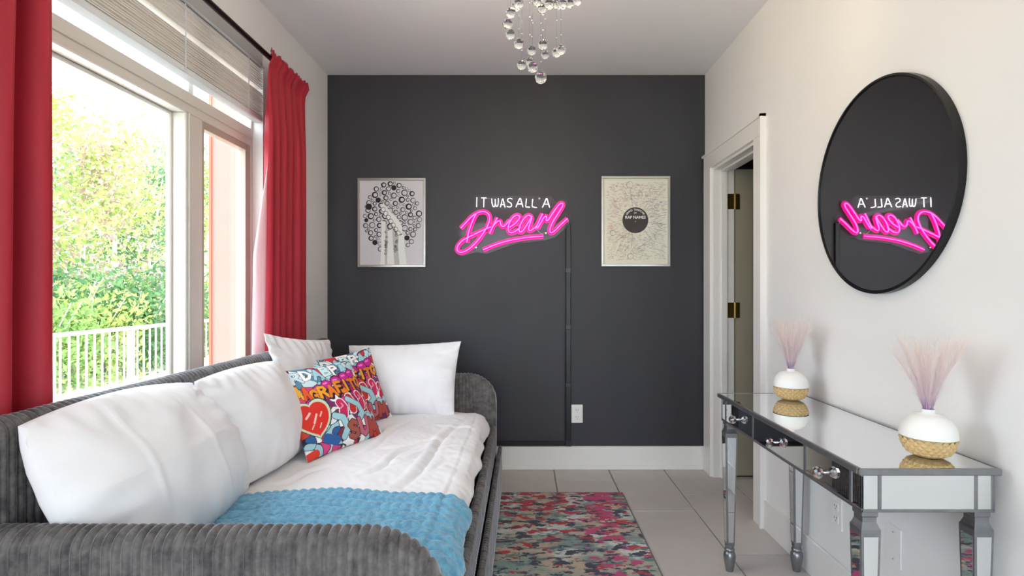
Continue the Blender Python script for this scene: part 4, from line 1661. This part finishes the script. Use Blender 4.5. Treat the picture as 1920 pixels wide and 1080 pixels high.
b.tube(catmull([sg(1300, 590), sg(1360, 650), sg(1410, 640)], 5), 0.0012, 5)
b.tube(catmull([sg(1730, 440), sg(1740, 500), px(1063, 424, YB - 0.012)], 5), 0.0018, 6)
b.tube(catmull([sg(606, 157), sg(645, 165), sg(680, 168)], 4), 0.0009, 5)
b.build('lead_wire', M['silver'], ns)

# ------------------------------------------------------------------ round mirror
MYC, MR, MZ = 1.913, 0.3715, CH + 0.357
MT = 0.0235
mr = thing('round_mirror', (XR, MYC, MZ - MR), 'round black framed mirror hung on the off-white wall above the console', 'mirror')
# section: band standing off the wall with a thin lip
prof = [(MR - 0.012, 0.0), (MR, 0.0), (MR, MT), (MR - 0.007, MT + 0.0015), (MR - 0.008, MT - 0.003), (MR - 0.012, MT - 0.003)]
vs, fs = [], []
n = 96
for (r, d) in prof:
    for k in range(n):
        a = 2 * PI * k / n
        vs.append((XR - d, MYC + r * math.cos(a), MZ + r * math.sin(a)))
for j in range(len(prof)):
    j2 = (j + 1) % len(prof)
    for k in range(n):
        k2 = (k + 1) % n
        fs.append((j * n + k, j * n + k2, j2 * n + k2, j2 * n + k))
auto_smooth(MB().add(vs, fs).build('frame', M['black'], mr), 30)
b = MB().lathe([(MR - 0.011, 0.0), (MR - 0.0085, 0.0)], (0, 0, 0), 8, caps=False)
vs = [(XR - MT + 0.004, MYC + (MR - 0.0115) * math.cos(2 * PI * k / n), MZ + (MR - 0.0115) * math.sin(2 * PI * k / n)) for k in range(n)]
vb = [(XR - 0.001, p[1], p[2]) for p in vs]
MB().add(vs + vb, [tuple(range(n)), tuple(range(2 * n - 1, n - 1, -1))] + [(k, k + n, (k + 1) % n + n, (k + 1) % n) for k in range(n)]) \
    .build('mirror_glass', M['mirror_dark'], mr)

# ------------------------------------------------------------------ mirrored console table
TX0, TX1, TY0, TY1, TZ = 0.860, 1.228, 1.407, 2.446, 0.770
ct = thing('console_table', ((TX0 + TX1) / 2, (TY0 + TY1) / 2, 0), 'mirrored console table with three drawers and tapered legs', 'console table')
fw, th_ = 0.011, 0.018
for bx in ((TX0, TX1, TY0, TY0 + fw), (TX0, TX1, TY1 - fw, TY1), (TX0, TX0 + fw, TY0 + fw, TY1 - fw), (TX1 - fw, TX1, TY0 + fw, TY1 - fw)):
    MB().box(bx[0], bx[1], bx[2], bx[3], TZ - th_, TZ, 0.003).build('top_edge', M['pewter'], ct)
MB().box(TX0 + fw, TX1 - fw, TY0 + fw, TY1 - fw, TZ - th_ + 0.002, TZ - 0.001).build('top_mirror', M['mirror'], ct)
AX0, AX1, AY0, AY1, AZ0, AZ1 = TX0 + 0.014, TX1 - 0.006, TY0 + 0.016, TY1 - 0.016, 0.652, TZ - th_
e = 0.0095                                               # frame bar width
# apron: pewter carcass with mirror panels let into it
b = MB().box(AX0 + 0.004, AX1 - 0.004, AY0 + 0.004, AY1 - 0.004, AZ0 + 0.002, AZ1)
b.build('carcass', M['pewter'], ct)
# front (faces the room): posts, dividers, rails
ys = [AY0, 1.452, 1.472, 1.706, 1.718, 2.094, 2.106, 2.372, 2.392, AY1]


def bar_front(y0, y1, z0, z1):
    MB().box(AX0, AX0 + 0.006, y0, y1, z0, z1, 0.0015).build('apron_bar', M['pewter'], ct)


bar_front(AY0, AY1, AZ0, AZ0 + e)
bar_front(AY0, AY1, AZ1 - 0.005, AZ1)
for y in (AY0, 1.466, 1.706, 2.094, 2.376, AY1 - 0.007):
    wdt = 0.007 if y in (AY0, AY1 - 0.007) else 0.012
    bar_front(y, y + wdt, AZ0 + e, AZ1 - 0.005)
for (y0, y1) in ((AY0 + 0.007, 1.466), (2.388, AY1 - 0.007)):
    MB().box(AX0 + 0.0025, AX0 + 0.0045, y0, y1, AZ0 + e, AZ1 - 0.005).build('post_mirror', M['mirror'], ct)
for (y0, y1) in ((1.478, 1.706), (1.718, 2.094), (2.106, 2.376)):
    d = MB().box(AX0 + 0.002, AX0 + 0.0045, y0 + 0.001, y1 - 0.001, AZ0 + e + 0.001, AZ1 - 0.006).build('drawer', M['mirror'], ct)
    yc, zc = (y0 + y1) / 2, (AZ0 + AZ1) / 2 - 0.002
    kb = MB().lathe([(0.006, 0.0), (0.006, 0.003), (0.004, 0.006), (0.004, 0.011)], (0, 0, 0), 12, axis='x')
    kb.v = [(AX0 + 0.002 - p[0], yc + p[1], zc + p[2]) for p in kb.v]
    kb.build('knob_stem', M['steel'], d, smooth=True)
    kb = MB().lathe([(0.007, 0.0), (0.015, 0.006), (0.018, 0.014), (0.015, 0.022), (0.008, 0.027)], (0, 0, 0), 9, axis='x')
    kb.v = [(AX0 - 0.008 - p[0], yc + p[1], zc + p[2]) for p in kb.v]
    kb.build('crystal_knob', M['crystal'], d)
# ends
for (ye, s) in ((AY0, 1), (AY1, -1)):
    def bar_end(x0, x1, z0, z1):
        ya, yb = (ye, ye + 0.006) if s > 0 else (ye - 0.006, ye)
        MB().box(x0, x1, ya, yb, z0, z1, 0.0015).build('apron_bar', M['pewter'], ct)
    bar_end(AX0, AX1, AZ0, AZ0 + 0.008)
    bar_end(AX0, AX1, AZ1 - 0.004, AZ1)
    xs = [AX0, AX0 + 0.044, AX1 - 0.054, AX1 - 0.010]
    for x, wd in ((AX0, 0.008), (AX0 + 0.044, 0.010), (AX1 - 0.054, 0.010), (AX1 - 0.010, 0.010)):
        bar_end(x, x + wd, AZ0 + 0.008, AZ1 - 0.004)
    for (x0, x1) in ((AX0 + 0.008, AX0 + 0.044), (AX0 + 0.054, AX1 - 0.054), (AX1 - 0.044, AX1 - 0.010)):
        ya, yb = (ye + 0.002, ye + 0.0045) if s > 0 else (ye - 0.0045, ye - 0.002)
        MB().box(x0, x1, ya, yb, AZ0 + 0.008, AZ1 - 0.004).build('end_mirror', M['mirror'], ct)


def console_leg(cx, cy):
    zt0 = AZ0
    b = MB()
    secs = [(zt0, 0.021), (zt0 - 0.012, 0.021), (zt0 - 0.016, 0.0185), (zt0 - 0.028, 0.0185), (zt0 - 0.040, 0.0225), (zt0 - 0.046, 0.0255),
            (zt0 - 0.052, 0.0255)]
    for (za, ha), (zb_, hb) in zip(secs[:-1], secs[1:]):
        b.frustum((cx, cy, zb_), hb, (cx, cy, za), ha)
    z1, h1, z0, h0 = zt0 - 0.052, 0.0255, 0.118, 0.0165
    b.frustum((cx, cy, z0), h0, (cx, cy, z1), h1)
    lg = b.build('leg', M['pewter'], ct)
    # four mirror strips with a raised pewter margin
    for (dx, dy) in ((-1, 0), (1, 0), (0, -1), (0, 1)):
        P4 = []
        for (z, h) in ((z0 + 0.012, None), (z1 - 0.012, None)):
            hh = h0 + (h1 - h0) * (z - z0) / (z1 - z0)
            for sgn in (-1, 1):
                w_ = sgn * (hh - 0.0062)
                o_ = hh + 0.0008
                P4.append((cx + dx * o_ + abs(dy) * w_, cy + dy * o_ + abs(dx) * w_, z))
        inn = [(p[0] - dx * 0.002, p[1] - dy * 0.002, p[2]) for p in P4]
        MB().add(P4 + inn, [(0, 1, 3, 2), (4, 6, 7, 5), (0, 4, 5, 1), (2, 3, 7, 6), (0, 2, 6, 4), (1, 5, 7, 3)]).build('mirror_strip', M['mirror'], lg)
    ft = MB().lathe([(0.0150, 0.0), (0.0165, 0.004), (0.0235, 0.045), (0.0260, 0.066), (0.0240, 0.080), (0.0185, 0.087), (0.0215, 0.092), (0.0215, 0.098),
                     (0.0165, 0.103), (0.0195, 0.110), (0.0195, 0.118)], (cx, cy, 0), 24).build('turned_foot', M['pewter'], lg)
    auto_smooth(ft, 50)


for cx_ in (AX0 + 0.0265, AX1 - 0.0285):
    for cy_ in (AY0 + 0.0265, AY1 - 0.0265):
        console_leg(cx_, cy_)


# ------------------------------------------------------------------ vases and pampas
def vase_r(z):
    t = (z - 0.058) / (0.058 if z < 0.058 else 0.062)
    return 0.028 + 0.0405 * math.sqrt(max(0, 1 - t * t)) if z < 0.058 else 0.017 + 0.0515 * math.sqrt(max(0, 1 - min(1, t) ** 2))


def vase(x, y, label):
    t = thing('vase', (x, y, TZ), label, 'vase', 'two-tone vases on the console')
    z_s = 0.056
    prof = [(vase_r(z_s + 0.0005), z_s)] + [(vase_r(z_s + (0.116 - z_s) * k / 18), z_s + (0.116 - z_s) * k / 18) for k in range(1, 19)]
    prof += [(0.0165, 0.120), (0.0165, 0.129), (0.0155, 0.1305), (0.013, 0.129), (0.013, 0.09)]
    b = MB().lathe([(r, TZ + z) for r, z in prof], (x, y, 0), 48, caps=False)
    b.build('upper_body', M['white_ceramic'], t, smooth=True)
    prof = [(0.028, 0.0005), (0.032, 0.0025)] + [(vase_r(0.003 + (z_s - 0.003) * k / 10) - 0.0060, 0.003 + (z_s - 0.003) * k / 10) for k in range(11)]
    b = MB().lathe([(r, TZ + z) for r, z in prof], (x, y, 0), 44)
    nn, rows = 20, 6

    def node(j, i, out=0.0):
        z = 0.002 + (z_s - 0.002) * j / rows
        r = vase_r(z) - 0.0032 + out
        a = 2 * PI * (i + (0.5 if j % 2 else 0.0)) / nn
        return (x + r * math.cos(a), y + r * math.sin(a), TZ + z)
    for j in range(0, rows - 1):
        for i in range(nn):
            l = node(j + 1, i - 1 if j % 2 == 0 else i)
            r = node(j + 1, i if j % 2 == 0 else i + 1)
            bt, tp = node(j, i), node(j + 2, i)
            z = 0.002 + (z_s - 0.002) * (j + 1) / rows
            a = 2 * PI * (i + (0.5 if j % 2 else 0.0)) / nn
            rr = vase_r(z) + 0.0012
            cpt = (x + rr * math.cos(a), y + rr * math.sin(a), TZ + z)
            b.add([bt, r, tp, l, cpt], [(0, 1, 4), (1, 2, 4), (2, 3, 4), (3, 0, 4)])
    b.build('carved_base', M['tan'], t)


def pampas(x, y, label, seed, H=0.228):
    rr = random.Random(seed)
    z0 = TZ + 0.100
    t = thing('pampas_bouquet', (x, y, z0), label, 'dried grass', 'dyed pampas bouquets')
    NS = 15
    for s in range(NS):
        az = s * 2.399 + seed
        tilt = 0.10 + 0.62 * math.sqrt((s + 0.5) / NS)
        ln = H * rr.uniform(0.80, 1.02) * (1.05 - 0.12 * tilt)
        b = MB()

        def stem_pt(u):
            d = tilt * (0.35 * u + 0.65 * u * u) * ln * 0.58
            return Vector((x + 0.006 * math.cos(az) + d * math.cos(az), y + 0.006 * math.sin(az) + d * math.sin(az), z0 + 0.002 + ln * u * (1 - 0.10 * tilt * u)))
        b.tube([stem_pt(k / 6) for k in range(7)], 0.0010, 4, 0.0004)
        for k in range(300):
            u = rr.uniform(0.12, 0.97)
            p = stem_pt(u)
            if p.z < TZ + 0.133:
                continue
            a = rr.uniform(0, 2 * PI)
            out = Vector((math.cos(a), math.sin(a), 0)) * rr.uniform(0.3, 1.3) + Vector((math.cos(az), math.sin(az), 0)) * 0.45 * tilt
            L = rr.uniform(0.035, 0.095) * (0.45 + 0.55 * min(1, u * 1.6))
            q1 = p + (out * 0.55 + Vector((0, 0, 0.9))).normalized() * L * 0.5
            q2 = q1 + (out * 1.3 + Vector((0, 0, 0.55))).normalized() * L * 0.5
            side = Vector((-math.sin(a), math.cos(a), 0)) * 0.00026
            b.add([p - side, p + side, q1 + side * 0.8, q1 - side * 0.8, q2], [(0, 1, 2, 3), (3, 2, 4)])
        b.build('plume', M['pampas'], t)


vase(1.118, 1.519, 'two-tone vase with carved tan base at the near end of the console')
pampas(1.118, 1.519, 'mauve and pink pampas bouquet in the near console vase', 3)
vase(1.118, 2.300, 'two-tone vase with carved tan base at the far end of the console')
pampas(1.118, 2.300, 'mauve and pink pampas bouquet in the far console vase', 8)

# ------------------------------------------------------------------ crystal chandelier
CY = 2.0
CXc, CYc = 0.065, 2.02
ch = thing('crystal_chandelier', (CXc, CYc, 2.0), 'crystal ball chandelier hanging in a spiral from the ceiling', 'chandelier')
MB().lathe([(0.215, ZC - 0.035), (0.22, ZC - 0.03), (0.22, ZC - 0.001)], (CXc, CYc, 0), 48).build('ceiling_plate', M['steel'], ch)
BALLS = [(240, 155, 62, .00), (205, 285, 60, .03), (235, 410, 58, .05), (335, 520, 62, -.02), (490, 600, 54, .08), (622, 530, 60, .05), (650, 652, 50, .12),
         (785, 622, 58, .00), (838, 592, 60, -.06), (370, 770, 58, .00), (465, 732, 50, .10), (500, 800, 64, -.06), (598, 925, 72, -.08),
         (335, 45, 66, -.08), (555, 25, 55, .06), (695, 50, 60, .0), (850, 45, 64, -.05), (942, 45, 52, .08), (1030, 10, 54, .04)]
spots = []
for (x, y, r, dy) in BALLS:
    Y = CY + dy
    p = px(920 + x / 6.355, y / 6.355, Y)
    spots.append((p, r / 6.355 * Y / F))
for k in range(22):                                      # the spiral goes on above the picture's edge
    a = 0.9 + k * 0.62
    rr = 0.10 + 0.075 * (k % 3) / 2
    spots.append((Vector((CXc + rr * math.cos(a), CYc + rr * math.sin(a), 2.32 + 0.013 * k)), 0.0195))
for (p, r) in spots:
    cb = MB().ball(tuple(p), r, 16, 11).build('crystal_ball', M['crystal'], ch)
    wz = ZC - 0.034
    b = MB().tube([(p.x, p.y, p.z + r * 0.97), (p.x, p.y, wz)], 0.0006, 5)
    zq = p.z + r + 0.035
    while zq < wz - 0.02:
        b.ball((p.x + 0.0008, p.y, zq), 0.0021, 6, 4)
        zq += rnd.uniform(0.04, 0.11)
    b.build('beaded_wire', M['steel'], cb)
M['bulb'] = emis('warm white lamp bulb', (1.0, 0.78, 0.50, 1), 105.0)
for k in range(4):
    a = k * PI / 2 + 0.3
    bx_, by_ = CXc + 0.06 * math.cos(a), CYc + 0.06 * math.sin(a)
    so = MB().lathe([(0.012, 2.505), (0.014, 2.51), (0.014, 2.54), (0.004, 2.545), (0.004, ZC - 0.034)], (bx_, by_, 0), 14).build('lamp_socket', M['steel'], ch, smooth=True)
    MB().ball((bx_, by_, 2.483), 0.022, 14, 10, (1, 1, 1.25)).build('bulb', M['bulb'], so, smooth=True)
